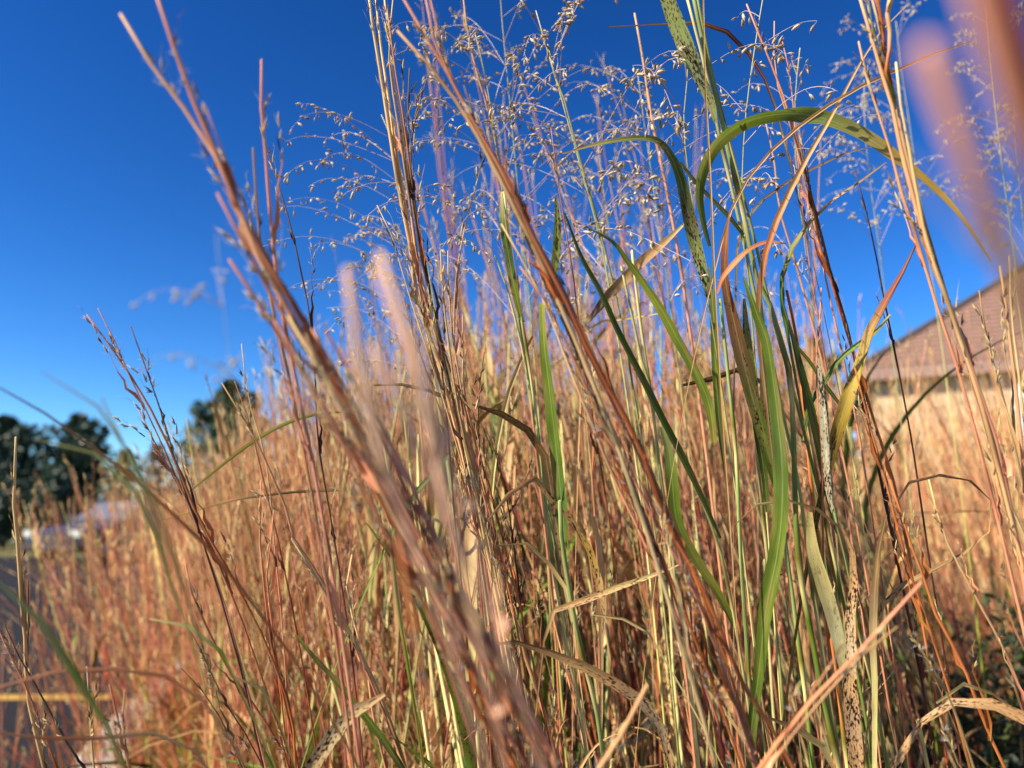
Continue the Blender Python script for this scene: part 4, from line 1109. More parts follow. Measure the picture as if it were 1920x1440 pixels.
# ------------------------------------------------------------------ single dry leaves and straws of the sward
LEAVES = [
    ("straight golden straw running down beside the arching green leaf", "straw", [(1318, -20), (1322, 150), (1329, 278), (1335, 407), (1339, 520), (1345, 640), (1352, 760), (1362, 900)], .45, .46, [3, 3.4, 3.6, 4, 4], [GOLD, TAN, GOLD, TAN], 0, dict(ground=True, fold=.9)),
    ("tan folded leaf crossing the sky from the salmon bundle to the green culms", "dry_leaf", [(1700, 10), (1660, 50), (1633, 83), (1587, 167), (1547, 240), (1510, 303), (1467, 390), (1437, 477), (1426, 550), (1424, 620), (1432, 700)], .45, .47, [2, 3, 4.5, 6, 8, 11, 13, 13, 14, 14, 8], [TAN, TAN, TAN, TAN, ORAN, BROWN, BROWN], [30, 20, 10, 40, 50], dict(ground=True, fold=.6)),
    ("long thin tan straw crossing aslant over the arching green leaf", "straw", [(1822, 78), (1747, 103), (1680, 133), (1613, 163), (1573, 187), (1530, 213), (1480, 253), (1430, 300), (1403, 335), (1375, 385), (1352, 460)], .44, .48, [2, 4, 5, 6, 6, 6, 6, 5, 5, 4], [BROWN, RUST, TAN, TAN, TAN, TAN], 20, dict(ground=True, fold=.9)),
    ("dark brown arched leaf behind the crossing tan straws", "dry_leaf", [(1640, 274), (1595, 285), (1560, 297), (1520, 320), (1484, 338), (1446, 363), (1407, 399), (1385, 450), (1380, 560)], .53, .54, [3, 5, 7, 9, 9, 9, 8, 7, 6], [BROWN, BROWN, DARK, (.12, .08, .03), BROWN], 50, dict(ground=True)),
    ("dark curved leaf dropping below the crossing tan straws", "dry_leaf", [(1662, 304), (1610, 343), (1560, 376), (1523, 412), (1492, 453), (1470, 505), (1466, 560), (1480, 640)], .51, .52, [3, 5, 6, 9, 11, 11, 9, 7], [BROWN, TAN, OLIV, DGREEN, DGREEN], 40, dict(ground=True)),
    ("dark red bristle leaf crossing straight behind the broad mottled blade", "dry_leaf", [(1142, 50), (1190, 48), (1250, 45), (1320, 42), (1365, 60), (1400, 95), (1430, 140), (1448, 180), (1470, 260)], .52, .53, [2, 3, 4, 9, 9, 7, 6, 5, 4], [DARK, MAROON, MAROON, MAROON, DARK], 30, dict(ground=True)),
    ("red and yellow blade leaning in front of the brick wall", "colourful_leaf", [(1721, 452), (1707, 485), (1690, 515), (1673, 545), (1647, 590), (1627, 632), (1614, 680), (1598, 722), (1580, 773), (1560, 840), (1545, 900)], .48, .50, [3, 8, 14, 20, 22, 23, 24, 26, 26, 24, 14], [BROWN, (.3, .04, .03), (.42, .10, .04), (.60, .40, .10), (.62, .44, .08), (.60, .40, .05), (.20, .13, .02), (.13, .10, .02)], [40, 40, 42, -20, -35], dict(ground=True, spot=[0, .1, .15, .3])),  # dark last stops paint the shade over its lower end
    ("mottled grey leaf hanging straight down among the green culms", "mottled_leaf", [(1533, 660), (1538, 697), (1543, 740), (1547, 790), (1551, 863), (1557, 930), (1562, 962)], .475, .48, [4, 12, 20, 19, 20, 18, 5], [(.35, .3, .2), (.56, .5, .33), (.58, .52, .33), (.56, .48, .3)], 35, dict(spot=[.7, .42, .36, .4], fold=.2)),
    ("broad tan leaf folded back above the pink sward", "dry_leaf", [(1288, 415), (1245, 455), (1207, 487), (1180, 515), (1150, 545), (1125, 575), (1103, 604), (1092, 612)], .54, .56, [4, 10, 16, 19, 20, 20, 14, 6], [CREAM, TAN, TAN, (.5, .3, .12), BROWN, BROWN], [20, 10, 0, 60], dict(spot=.05)),
    ("thin cream leaf lying level under the broad tan leaf", "dry_leaf", [(1235, 588), (1190, 595), (1150, 603), (1110, 604), (1095, 612), (1090, 700)], .55, .56, [2, 5, 6, 5, 4, 4], [CREAM, TAN, TAN], 30, dict(ground=True)),
    ("wide brown leaf twisting across to the tall lit green leaf", "dry_leaf", [(885, 758), (905, 768), (925, 773), (945, 776), (967, 787), (993, 807), (1013, 830), (1024, 860), (1035, 930)], .50, .51, [3, 10, 18, 20, 22, 22, 24, 18, 8], [BROWN, (.16, .08, .03), (.22, .12, .04), (.15, .08, .03), (.12, .07, .03)], [30, 45, 50, 20], dict(spot=.25, ground=True)),
    ("narrow brown leaf crossing behind the sharp straw bundle", "dry_leaf", [(700, 722), (750, 720), (790, 728), (827, 740), (870, 765), (900, 830)], .56, .57, [3, 7, 9, 10, 8, 5], [BROWN, (.14, .1, .05), BROWN], 40, dict(ground=True)),
    ("curled speckled leaf with a dark flecked end above the middle of the sward", "dry_leaf", [(915, 975), (935, 950), (955, 925), (975, 905), (995, 895), (1013, 899), (1030, 925), (1045, 948), (1062, 962), (1100, 1010), (1113, 1060), (1127, 1110), (1128, 1180)], .49, .50, [3, 7, 9, 11, 14, 16, 17, 17, 14, 15, 17, 14, 8], [TAN, TAN, TAN, (.4, .25, .1), GOLD, TAN, (.5, .33, .15)], [30, 20, 60, 10, 0], dict(spot=[0, .1, .5, .2, .1], ground=True)),
    ("ochre straw bowed like a bow left of the tall lit green leaf", "straw", [(1000, 632), (985, 660), (963, 710), (948, 760), (935, 820), (925, 890), (920, 970), (925, 1060)], .55, .56, [7, 8, 9, 9, 9, 8, 7], [(.4, .22, .08), (.55, .4, .18), CREAM, CREAM, TAN], 20, dict(ground=True, fold=.8)),
    ("narrow looped brown leaf curling round in front of the shrub", "dry_leaf", [(1672, 955), (1693, 913), (1737, 892), (1797, 893), (1840, 913), (1863, 947), (1860, 987), (1840, 1017), (1800, 1043), (1747, 1070), (1703, 1093), (1660, 1120), (1645, 1200)], .47, .49, [4, 7, 9, 9, 8, 6, 7, 9, 10, 11, 11, 10, 6], [TAN, (.25, .15, .07), (.3, .18, .08), TAN, BROWN, TAN, TAN], [30, 60, 70, 30, 40], dict(ground=True, spot=.2)),
    ("broad tan speckled leaf arching over the shrub at the bottom right", "dry_leaf", [(1680, 1436), (1697, 1405), (1713, 1377), (1747, 1337), (1780, 1320), (1830, 1317), (1880, 1328), (1930, 1352)][::-1], .42, .43, [26, 26, 25, 23, 20, 20, 18, 14], [TAN, TAN, (.6, .4, .2), TAN, (.4, .24, .1), TAN], [20, 40, 60, 20], dict(ground=True, spot=[.2, .4, .3, .6])),
    ("pale curved bract like leaf above the broad tan arch", "dry_leaf", [(1755, 1318), (1775, 1300), (1800, 1285), (1822, 1280), (1860, 1300), (1905, 1330)], .43, .44, [4, 9, 7, 4, 7, 5], [CREAM, CREAM, TAN, TAN], 30, dict(ground=True)),
    ("heavily spotted tan leaf bending over at the bottom left of centre", "spotted_leaf", [(722, 1302), (707, 1303), (673, 1325), (648, 1352), (628, 1374), (605, 1405), (582, 1442), (570, 1480)], .40, .41, [6, 16, 26, 28, 29, 28, 25, 16], [TAN, (.6, .46, .24), (.62, .48, .26), TAN], [15, 5, 0], dict(ground=True, spot=[.2, .46, .5, .46])),
    ("long flecked tan leaf slanting through the bottom middle", "spotted_leaf", [(898, 1212), (940, 1200), (993, 1210), (1040, 1227), (1090, 1247), (1140, 1273), (1187, 1303), (1223, 1333), (1245, 1375), (1257, 1430)], .44, .45, [3, 7, 10, 15, 19, 21, 21, 20, 16, 12], [BROWN, BROWN, TAN, TAN, (.62, .48, .28), TAN], [30, 20, 5, 10], dict(ground=True, spot=[0, .1, .3, .45, .5])),
    ("straight tan leaf lying aslant across the lower middle", "dry_leaf", [(1275, 1058), (1240, 1073), (1200, 1087), (1165, 1099), (1133, 1110), (1100, 1124), (1067, 1135), (1030, 1152), (1020, 1200)], .48, .48, [3, 6, 9, 11, 12, 13, 12, 7, 5], [TAN, CREAM, TAN, TAN, BROWN], [10, 0, 10], dict(ground=True, spot=[0, .3, .2, 0])),
    ("pale bow shaped leaf curving down in the lower middle", "dry_leaf", [(930, 1023), (950, 1017), (973, 1015), (1007, 1027), (1025, 1050), (1040, 1070), (1063, 1107), (1075, 1180)], .5, .51, [3, 5, 7, 10, 11, 10, 8, 5], [BROWN, CREAM, TAN, CREAM, TAN], 40, dict(ground=True)),
    ("short level cream leaf in the lower middle", "dry_leaf", [(1108, 1152), (1140, 1157), (1170, 1160), (1195, 1160), (1215, 1185)], .49, .49, [2, 6, 6, 4, 4], [CREAM, PALE, CREAM], 20, dict(ground=True)),
    ("speckled tan leaf standing like a column in the lower right", "spotted_leaf", [(1572, 975), (1580, 990), (1593, 1015), (1603, 1050), (1602, 1090), (1597, 1130), (1594, 1180), (1597, 1230), (1594, 1290), (1600, 1360), (1605, 1440)], .46, .47, [3, 9, 13, 17, 19, 20, 22, 26, 27, 26, 24], [BROWN, TAN, TAN, (.64, .50, .3), TAN, (.5, .33, .2), TAN], [30, 20, 10, 0], dict(ground=True, spot=[.1, .3, .4, .45, .3])),
    ("shaded brown leaf with pale lit ends beside the speckled column", "dry_leaf", [(1662, 965), (1650, 1020), (1643, 1070), (1640, 1130), (1637, 1200), (1641, 1290), (1640, 1400)], .47, .48, [5, 12, 16, 16, 12, 10, 9], [BROWN, BROWN, (.4, .28, .14), CREAM, CREAM], [40, 30, 20], dict(ground=True)),  # sunlit stretch painted cream, the shaded part brown
    ("cream leaf tip arching over the culms at the lower right", "dry_leaf", [(1376, 985), (1400, 955), (1440, 940), (1480, 938), (1520, 948), (1550, 965), (1572, 985), (1590, 1040)], .46, .48, [2, 4, 6, 6, 7, 9, 7, 5], [TAN, CREAM, CREAM, TAN, BROWN], 40, dict(ground=True)),
    ("tan leaf with shadow bars folded low among the green culms", "dry_leaf", [(1440, 1345), (1470, 1352), (1500, 1370), (1528, 1390), (1550, 1405), (1565, 1440)], .46, .47, [4, 10, 14, 14, 12, 6], [BROWN, TAN, CREAM, TAN], 20, dict(ground=True)),
    ("cream shaft like leaf standing between straws at the lower middle", "dry_leaf", [(1395, 1385), (1350, 1320), (1290, 1250), (1270, 1150), (1255, 1050)][::-1], .50, .5, [4, 7, 8, 7, 6], [CREAM, TAN, CREAM, TAN], 30, dict(ground=True)),
    ("tan leaf hanging limp in the middle below the curled speckled leaf", "dry_leaf", [(1112, 968), (1122, 1020), (1128, 1090), (1130, 1160), (1127, 1190)][::-1], .51, .52, [6, 14, 16, 12, 6], [TAN, (.5, .34, .15), TAN], [10, 30, 30], {}),
    ("brown leaf crossing level behind the orange upright leaf", "dry_leaf", [(1280, 722), (1310, 716), (1340, 708), (1370, 698), (1400, 690), (1430, 720)], .56, .56, [5, 10, 13, 12, 10, 6], [DARK, BROWN, (.22, .1, .04), BROWN], 30, dict(ground=True)),
    ("tan spotted leaf wedged behind the long glossy green leaf", "spotted_leaf", [(1432, 610), (1436, 690), (1437, 770), (1441, 830), (1448, 850), (1455, 900)], .485, .49, [10, 20, 24, 22, 14, 5], [(.35, .18, .06), (.55, .33, .15), TAN, TAN, TAN], 0, dict(spot=[0, .1, .3, .5, .3])),
    ("thin tan leaf stretched level across the lower left stalks", "dry_leaf", [(640, 918), (600, 920), (555, 922), (500, 928), (450, 935), (390, 950), (340, 965), (300, 976)][::-1], .52, .54, [2, 4, 5, 6, 6, 7, 6], [TAN, GOLD, TAN, BROWN, BROWN, TAN], 40, {}),
    ("thin green leaf bowing up across the lower left stalks", "green_leaf", [(350, 925), (400, 885), (450, 845), (500, 812), (550, 788), (600, 775), (650, 772)], .50, .52, [3, 5, 7, 8, 8, 7, 4], [OLIV, OLIV, LIME, OLIV], 30, {}),
    ("dark blade leaning behind the pale peach streaks", "green_leaf", [(855, 838), (830, 868), (805, 897), (780, 925), (765, 944), (740, 990)], .53, .54, [5, 10, 12, 13, 11, 8], [DGREEN, DGREEN, GREEN], 40, dict(ground=True)),
    # blurred ones at the left
    ("blurred blue green blade bowing up across the low sky at left", "green_leaf", [(75, 695), (120, 708), (160, 733), (187, 767), (217, 813), (247, 857), (275, 905), (300, 960), (325, 1030)], .24, .27, [2, 3, 5, 6, 6, 6, 6, 5, 4], [GREY, GREY, (.18, .22, .12), OLIV, OLIV], 20, dict(ground=True)),
    ("blurred pale green blade beside the blue green blade at left", "green_leaf", [(190, 745), (205, 780), (222, 815), (240, 850), (265, 905), (300, 985)], .25, .27, [3, 4, 5, 5, 5, 4], [GREY, GREY, OLIV], 20, dict(ground=True)),
    ("blurred arching grey green blade in front of the dark rounded tree", "green_leaf", [(60, 822), (97, 817), (150, 837), (200, 862), (233, 897), (267, 937), (290, 965), (300, 1043), (320, 1093), (335, 1130)], .26, .30, [2, 4, 6, 7, 8, 9, 9, 7, 6, 4], [GREY, GREY, (.2, .22, .1), OLIV, OLIV], [30, 20, 0], dict(ground=True)),
    ("blurred green blade slanting across the yellow line", "green_leaf", [(-10, 1085), (10, 1103), (60, 1140), (93, 1193), (133, 1253), (160, 1293), (183, 1327), (205, 1370)], .25, .26, [4, 8, 11, 14, 16, 16, 14, 8], [GREY, GREY, GREEN, GREEN, OLIV], 0, dict(ground=True)),
    ("blurred thin brown stem slanting down from the left edge over the trees", "straw", [(-10, 722), (67, 763), (127, 807), (187, 847), (240, 887), (283, 927), (320, 960), (365, 1000), (420, 1060)], .30, .33, [3, 4, 5, 6, 7, 8, 8, 8], [(.2, .17, .14), BROWN, ORAN, ORAN, RUST], 0, dict(ground=True, fold=.9)),
    ("blurred peach leaf bowed level over the yellow line", "dry_leaf", [(-10, 1290), (50, 1270), (117, 1257), (200, 1253), (283, 1260), (327, 1273), (363, 1293), (395, 1330)], .30, .33, [4, 8, 9, 9, 10, 9, 8, 6], [PINK, PINK, ORAN, PINK], 40, dict(ground=True)),
    ("blurred peach leaf bowed level above the bottom left corner", "dry_leaf", [(-10, 1374), (50, 1380), (133, 1387), (200, 1382), (267, 1373), (317, 1377), (350, 1390), (380, 1425)], .32, .34, [5, 9, 9, 9, 10, 9, 8, 6], [PINK, ORAN, PINK, (.65, .45, .22), PINK], 40, dict(ground=True)),
    ("soft cream leaf curling over in the brown haze of grass", "dry_leaf", [(280, 1160), (290, 1153), (310, 1153), (333, 1163), (360, 1177), (400, 1200), (430, 1250)], .36, .38, [3, 9, 10, 9, 8, 8, 6], [CREAM, CREAM, CREAM, LIME, OLIV], 30, dict(ground=True)),
    ("soft pale leaf curling over nearer the bottom in the brown haze", "dry_leaf", [(430, 1265), (450, 1262), (475, 1272), (500, 1300), (520, 1345)], .4, .41, [3, 8, 9, 8, 6], [CREAM, PALE, CREAM, OLIV], 30, dict(ground=True)),
    ("green blade slanting low beside the spotted bent leaf", "green_leaf", [(555, 1190), (600, 1245), (640, 1285), (690, 1350), (730, 1400), (760, 1450)], .47, .48, [4, 9, 12, 14, 14, 12], [GREEN, OLIV, GREEN, DGREEN], 20, dict(ground=True)),
    ("pale yellow stem with nodes behind the big blurred stalk", "straw", [(730, 985), (735, 1040), (741, 1090), (746, 1140), (757, 1200)], .45, .46, [7, 8, 9, 8, 8], [CREAM, (.6, .5, .2), CREAM, LIME], 0, dict(ground=True, fold=.9)),
]
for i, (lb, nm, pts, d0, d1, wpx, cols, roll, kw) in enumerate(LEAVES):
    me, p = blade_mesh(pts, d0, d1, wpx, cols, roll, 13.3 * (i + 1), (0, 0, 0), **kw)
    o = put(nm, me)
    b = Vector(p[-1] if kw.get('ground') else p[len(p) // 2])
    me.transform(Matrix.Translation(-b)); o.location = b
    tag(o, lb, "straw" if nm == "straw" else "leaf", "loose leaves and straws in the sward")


# ------------------------------------------------------------------ switchgrass seed sprays
def make_spikelets():
    out = []
    for k in range(4):
        mb = MB()
        seed_body(mb, np.zeros(3), [0, 0, 1], 1.0, .36, np.array([(.70, .56, .33), (.76, .63, .40), (.56, .42, .25), (.38, .26, .15)][k]), np.array([(.48, .36, .23), (.52, .40, .27), (.36, .26, .17), (.24, .17, .11)][k]), k, 6)
        spike(mb, np.array([0, .1, .3]), [0, .22, 1], .62, .16, (.6, .5, .33))
        out.append(mb.mesh("spikelet", M_SEED))
    return out


SPK = make_spikelets()


def panicle(label, pts, d0, d1, w, seed, nbr=20, top=.30, blen=(.09, .2), bias=(-.35, 0, 0), spk=(12, 20), size=.0048, separate=True, pal='palegreen', droop=.30, gone=0.0):
    r = np.random.default_rng(seed)
    p = trace(pts, d0, d1, True)
    L = arclen(p); base = p[-1].copy()
    root = thing("switchgrass_panicle", base, label, "grass spray")
    mb = MB(); t = L / L[-1]
    tube(mb, p, np.interp(t, [0, .25, 1], [.00035 * min(1, w), w * .0005, w * .0006]), grad(PAL[pal], t), 6, seed)
    put("culm", mb.mesh("culm", M_STEM, base), root)
    loose = MB()
    for b in range(nbr):
        s0 = top * (b + r.uniform(0, 1)) / nbr
        k = int(np.clip(np.searchsorted(L, s0), 1, len(L) - 2))
        T = nrm(p[k - 1] - p[k + 1])
        side = nrm(np.cross(T, r.normal(size=3)) + np.array(bias))
        d = nrm(T * r.uniform(.5, 1.2) + side)
        ln = r.uniform(*blen) * (0.45 + 0.55 * s0 / top)
        m = 16; q = [p[k].copy()]; dr = droop * r.uniform(.35, 1.25)
        for i in range(m - 1):
            q.append(q[-1] + d * ln / (m - 1))
            d = nrm(d + np.array([0, 0, -1.0]) * dr * 1.6 * (i / m) ** 1.6 * r.uniform(.6, 1.3) + r.normal(0, .02, 3))
        q = np.array(q)
        mb = MB()
        tube(mb, q, np.linspace(.00032, .00016, m) * min(1, .25 + w * .6), grad([(.46, .33, .28), (.56, .42, .33), (.56, .45, .33)], np.linspace(0, 1, m)), 4, seed + b)
        spots = []
        for j in range(int(r.integers(*spk))):
            f = r.uniform(.38, 1.0) if j else 1.0
            i = min(m - 2, int(f * (m - 1)))
            a = q[i] + (q[i + 1] - q[i]) * r.random()
            dd = nrm(q[i + 1] - q[i] + np.array([0, 0, -.35]) + r.normal(0, .4, 3) * np.array([.0, .0, .0]) + nrm(r.normal(size=3)) * .5)
            pl = r.uniform(.0008, .004)
            e = a + dd * pl
            tube(mb, np.array([a, (a + e) / 2 + r.normal(0, .0003, 3), e]), .00014, (.55, .44, .33), 3, cap=False)
            spots.append((e, dd, size * r.uniform(.75, 1.2)))
        bo = put("panicle_branch", mb.mesh("panicle_branch", M_STEM, base), root)
        for e, dd, sz in spots:
            rot = Vector(dd).to_track_quat('Z', 'Y').to_matrix().to_4x4()
            if separate:
                o = bpy.data.objects.new("spikelet", SPK[r.integers(4)]); COL.objects.link(o)
                o.parent = bo
                o.matrix_local = Matrix.Translation(Vector(e - base)) @ rot @ Matrix.Rotation(r.uniform(0, 6), 4, 'Z') @ Matrix.Scale(sz, 4)
            else:
                seed_body(loose, e, dd, sz, sz * .42, np.array((.66, .57, .42)) * r.uniform(.7, 1.05), (.4, .31, .2), r.uniform(0, 6), 5)
    if loose.n:
        o = put("spikelets", loose.mesh("spikelets", M_SEED, base), root); o["kind"] = "stuff"
    return root


PANS = [
    ("thin loose seed spray between the arching leaf and the crossing straws", [(1500, 90), (1492, 170), (1490, 260), (1498, 360), (1512, 480)], .60, .62, 1.2, 620, dict(nbr=12, top=.2, blen=(.06, .13), bias=(-.3, 0, 0), spk=(5, 9))),
    ("loose seed spray behind the broad folded tan leaf", [(1120, 250), (1128, 330), (1140, 420), (1155, 520), (1172, 640)], .74, .76, 1.3, 621, dict(nbr=18, top=.18, blen=(.08, .15), bias=(-.5, 0, 0))),
    ("pale seed spray left of the salmon bundle above the red and yellow blade", [(1620, 150), (1622, 240), (1630, 330), (1645, 440)], .85, .87, 1.2, 622, dict(nbr=14, top=.2, blen=(.07, .14), bias=(-.5, 0, 0), separate=False)),
    ("drooping seed spray on a grey green culm just right of the sharp bundle", [(890, 60), (905, 120), (920, 200), (932, 290), (945, 380), (958, 480), (972, 600), (990, 720)], .60, .62, 2.0, 601, dict(nbr=25, top=.22, blen=(0.095, 0.210))),
    ("full drooping seed spray in the middle of the sky", [(1005, 20), (1022, 80), (1040, 140), (1060, 210), (1085, 300), (1105, 370), (1128, 460), (1150, 580)], .58, .60, 1.8, 602, dict(nbr=27, top=.22, blen=(0.095, 0.210))),
    ("seed spray arching out left of the sharp straw bundle", [(715, 215), (735, 260), (755, 330), (775, 400), (800, 490), (820, 600), (850, 740)], .62, .64, 1.6, 603, dict(nbr=20, top=.22, blen=(0.108, 0.210), bias=(-1.3, 0, .1))),
    ("low loose seed spray hanging left of the sharp bundle over the pale streaks", [(745, 420), (765, 480), (785, 550), (805, 640), (830, 760)], .72, .74, 1.4, 604, dict(nbr=14, top=.14, blen=(0.095, 0.182), bias=(-1.2, 0, 0))),
    ("small seed spray reaching over the broad mottled blade", [(1290, 90), (1288, 160), (1282, 230), (1290, 320), (1305, 420), (1325, 540)], .50, .52, 1.3, 605, dict(nbr=12, top=.15, blen=(0.081, 0.154), bias=(-1.1, 0, 0), size=.0056)),
    ("sparse seed spray right of the green culms", [(1435, -30), (1420, 60), (1405, 160), (1395, 260), (1392, 370), (1400, 480)], .50, .52, 1.3, 606, dict(nbr=9, top=.20, blen=(0.054, 0.126), bias=(0, 0, 0), spk=(3, 5), size=.0056)),
    ("fine pale seed spray behind the salmon bundle", [(1680, 40), (1690, 130), (1705, 230), (1720, 340), (1740, 470)], .95, .98, 1.6, 607, dict(nbr=20, top=.24, blen=(0.108, 0.210), bias=(-.9, 0, 0), separate=False, size=.0046)),
    ("misty seed spray near the right edge above the roof", [(1850, 10), (1858, 110), (1868, 210), (1880, 320), (1895, 440)], .95, .98, 1.8, 608, dict(nbr=25, top=.26, blen=(0.081, 0.182), bias=(-.6, 0, 0), separate=False, size=.0046)),
    ("second misty seed spray hanging lower over the roof", [(1905, 190), (1905, 260), (1912, 340), (1920, 430), (1930, 520)], 1.0, 1.03, 1.6, 609, dict(nbr=21, top=.22, blen=(0.081, 0.182), bias=(-.9, 0, 0), separate=False, size=.0046)),
    ("faint out of focus seed spray floating in the left sky", [(405, 440), (412, 520), (420, 590), (430, 680), (440, 760)], .22, .23, .2, 610, dict(nbr=9, top=.035, blen=(0.016, 0.035), bias=(-.8, 0, 0), spk=(2, 4), size=.0024, separate=False)),
    ("seed spray behind the bent flecked leaf in the middle sky", [(1195, 130), (1205, 210), (1218, 300), (1232, 400), (1250, 520)], .68, .70, 1.5, 611, dict(nbr=21, top=.22, blen=(0.095, 0.196), bias=(-.2, 0, 0))),
    ("high seed spray touching the top edge beside the russet bundle", [(935, -60), (940, 20), (948, 110), (958, 210), (968, 320), (980, 430)], .66, .68, 1.5, 612, dict(nbr=21, top=.2, blen=(0.081, 0.182), bias=(.1, 0, 0))),
]
for lb, pts, d0, d1, w, sd_, kw in PANS:
    panicle(lb, pts, d0, d1, w, sd_, **kw)


# ------------------------------------------------------------------ the sward: many more stalks, built from prototypes
def proto_arrays(kind, seed, lod, parts=False):
    r = np.random.default_rng(seed)
    mb = MB(); sb = MB(); lvs = []
    H = 1.0
    m = {0: 16, 1: 10, 2: 6}[lod]; sides = {0: 5, 1: 4, 2: 3}[lod]
    t = np.linspace(0, 1, m)
    bend = r.uniform(-.05, .05, 2); bend2 = r.uniform(-.03, .03, 2)
    p = np.stack([bend[0] * t ** 2 + bend2[0] * np.sin(t * 5), bend[1] * t ** 2 + bend2[1] * np.sin(t * 4), t * H], -1)[::-1]
    tt = np.linspace(0, 1, m)
    if kind == 'blue':
        pal = ['pink', 'tan', 'straw', 'rust', 'mauve', 'pink', 'crim', 'pink'][seed % 8]
        rad = np.interp(tt, [0, .1, .6, 1], [.0003, .0007, .0011, .0014]) * (1 if lod == 0 else 1.1)
        tube(mb, p, rad, grad(PAL[pal], tt), sides, seed, cap=False)
        nb = {0: 9, 1: 8, 2: 6}[lod]
        for b in range(nb):
            f = .04 + .46 * (b + r.random()) / nb
            q0 = np.array([np.interp(f, tt, p[:, i]) for i in range(3)])
            az = r.uniform(0, 6.28); a = r.uniform(.08, .24); ln = r.uniform(.05, .12)
            d = nrm(np.array([math.cos(az) * a, math.sin(az) * a, 1]))
            k = {0: 5, 1: 3, 2: 3}[lod]
            u = np.linspace(0, 1, k)[:, None]
            br = q0 + d * ln * u - np.array([math.cos(az), math.sin(az), 0]) * (u ** 2) * ln * a * .4
            tube(mb, br, np.linspace(.0006, .0004, k) * (1 if lod < 2 else 1.3), grad([ORAN, PINK, TAN], np.linspace(0, 1, k)) * r.uniform(.7, 1.15), 4 if lod == 0 else 3, seed, cap=False)
            ns = {0: 5, 1: 3, 2: 2}[lod]
            for s_ in range(ns):
                e = br[-1] + d * (.018 * s_ / max(1, ns) - .008)
                dd = nrm(d + r.normal(0, .22, 3))
                c = np.array(PALE if r.random() < .6 else (TAN if r.random() < .5 else BROWN)) * r.uniform(.7, 1.05)
                spike(sb, e, dd, .009 * r.uniform(.8, 1.3) * (1 if lod == 0 else 1.5), .0012 * (1 if lod == 0 else 1.4), c)
                if lod == 0:
                    spike(sb, e, nrm(dd + r.normal(0, .7, 3)), .006, .0002, (.8, .74, .66))
                    spike(sb, e + dd * .006, nrm(dd + r.normal(0, .35, 3)), .012, .0003, (.5, .35, .22))
        for b in range({0: 3, 1: 2, 2: 1}[lod]):
            f = r.uniform(.5, .9)
            q0 = np.array([np.interp(f, tt, p[:, i]) for i in range(3)])
            az = r.uniform(0, 6.28); ln = r.uniform(.08, .22); k = {0: 8, 1: 5, 2: 3}[lod]
            u = np.linspace(0, 1, k)[:, None]; o = np.array([math.cos(az), math.sin(az), 0])
            lp = q0 + np.array([0, 0, 1]) * ln * (u * .9 - u ** 3 * .45) + o * ln * (u ** 1.5) * r.uniform(.2, .8)
            cc = [(OLIV, TAN, ORAN), (TAN, PALE, TAN), (RUST, ORAN, TAN), (GREEN, OLIV, TAN)][r.integers(4)]
            lvs.append(MB())
            ribbon(lvs[-1], lp, np.linspace(.003, .0004, k), grad(list(cc), u[:, 0]), r.uniform(0, 90), .5, seed + b, 3, ref=o + [0.1, 0, .2])
    elif kind == 'culm':
        pal = ['palegreen', 'green', 'gold', 'lime'][seed % 4]
        rad = np.interp(tt, [0, 1], [.0008, .0019])
        cols = grad([CREAM, CREAM, (.6, .5, .2), CREAM, LIME, CREAM], tt) if seed % 2 else grad(PAL[pal], tt)
        tube(mb, p, rad, cols, sides + 1, seed, cap=False)
        for b in range({0: 4, 1: 3, 2: 2}[lod]):
            f = r.uniform(.15, .75)
            q0 = np.array([np.interp(f, tt, p[:, i]) for i in range(3)])
            az = r.uniform(0, 6.28); ln = r.uniform(.15, .34); k = {0: 12, 1: 7, 2: 4}[lod]
            u = np.linspace(0, 1, k)[:, None]; o = np.array([math.cos(az), math.sin(az), 0])
            lp = q0 + np.array([0, 0, 1]) * ln * (u * 1.0 - u ** 2.5 * r.uniform(.2, .8)) + o * ln * (u ** 1.6) * r.uniform(.2, .6)
            cc = [(GREEN, GREEN, OLIV), (DGREEN, GREEN, GREEN), (CREAM, TAN, TAN), (TAN, TAN, BROWN)][r.integers(4)]
            lvs.append(MB())
            ribbon(lvs[-1], lp, np.interp(u[:, 0], [0, .3, 1], [.006, .009, .0006]), grad(list(cc), u[:, 0]), r.uniform(-30, 30), .35, seed + b, 3 if lod else 5, ref=o + [0.1, 0, .2], spot=float(r.choice([0, 0, .3])))
    else:  # a loose dry leaf, curling
        k = {0: 14, 1: 8, 2: 5}[lod]
        u = np.linspace(0, 1, k)[:, None]; az = r.uniform(0, 6.28); o = np.array([math.cos(az), math.sin(az), 0])
        ln = r.uniform(.5, .8)
        lp = np.array([0, 0, 1]) * ln * (u * 1.25 - u ** 2.2 * r.uniform(.5, .9)) + o * ln * (u ** 2) * r.uniform(.3, .7)
        cc = [(OLIV, TAN, PALE), (RUST, TAN, TAN), (GREEN, GREEN, TAN), (TAN, CREAM, BROWN), (DGREEN, GREEN, OLIV)][seed % 5]
        lvs.append(MB())
        ribbon(lvs[-1], lp, np.interp(u[:, 0], [0, .3, 1], [.004, .0065, .0006]), grad(list(cc), u[:, 0]), np.linspace(0, r.uniform(-120, 120), k), .35, seed, 3 if lod else 5, ref=o + [0.1, 0, .2], spot=float(r.choice([0, .2, .6])))
    if parts:
        return mb, sb, lvs
    for x in ([sb] if sb.n else []) + lvs:
        v, f4, f3, c, g = x.arrays(); mb.add(v, c, g, f4, f3)
    return mb.arrays()


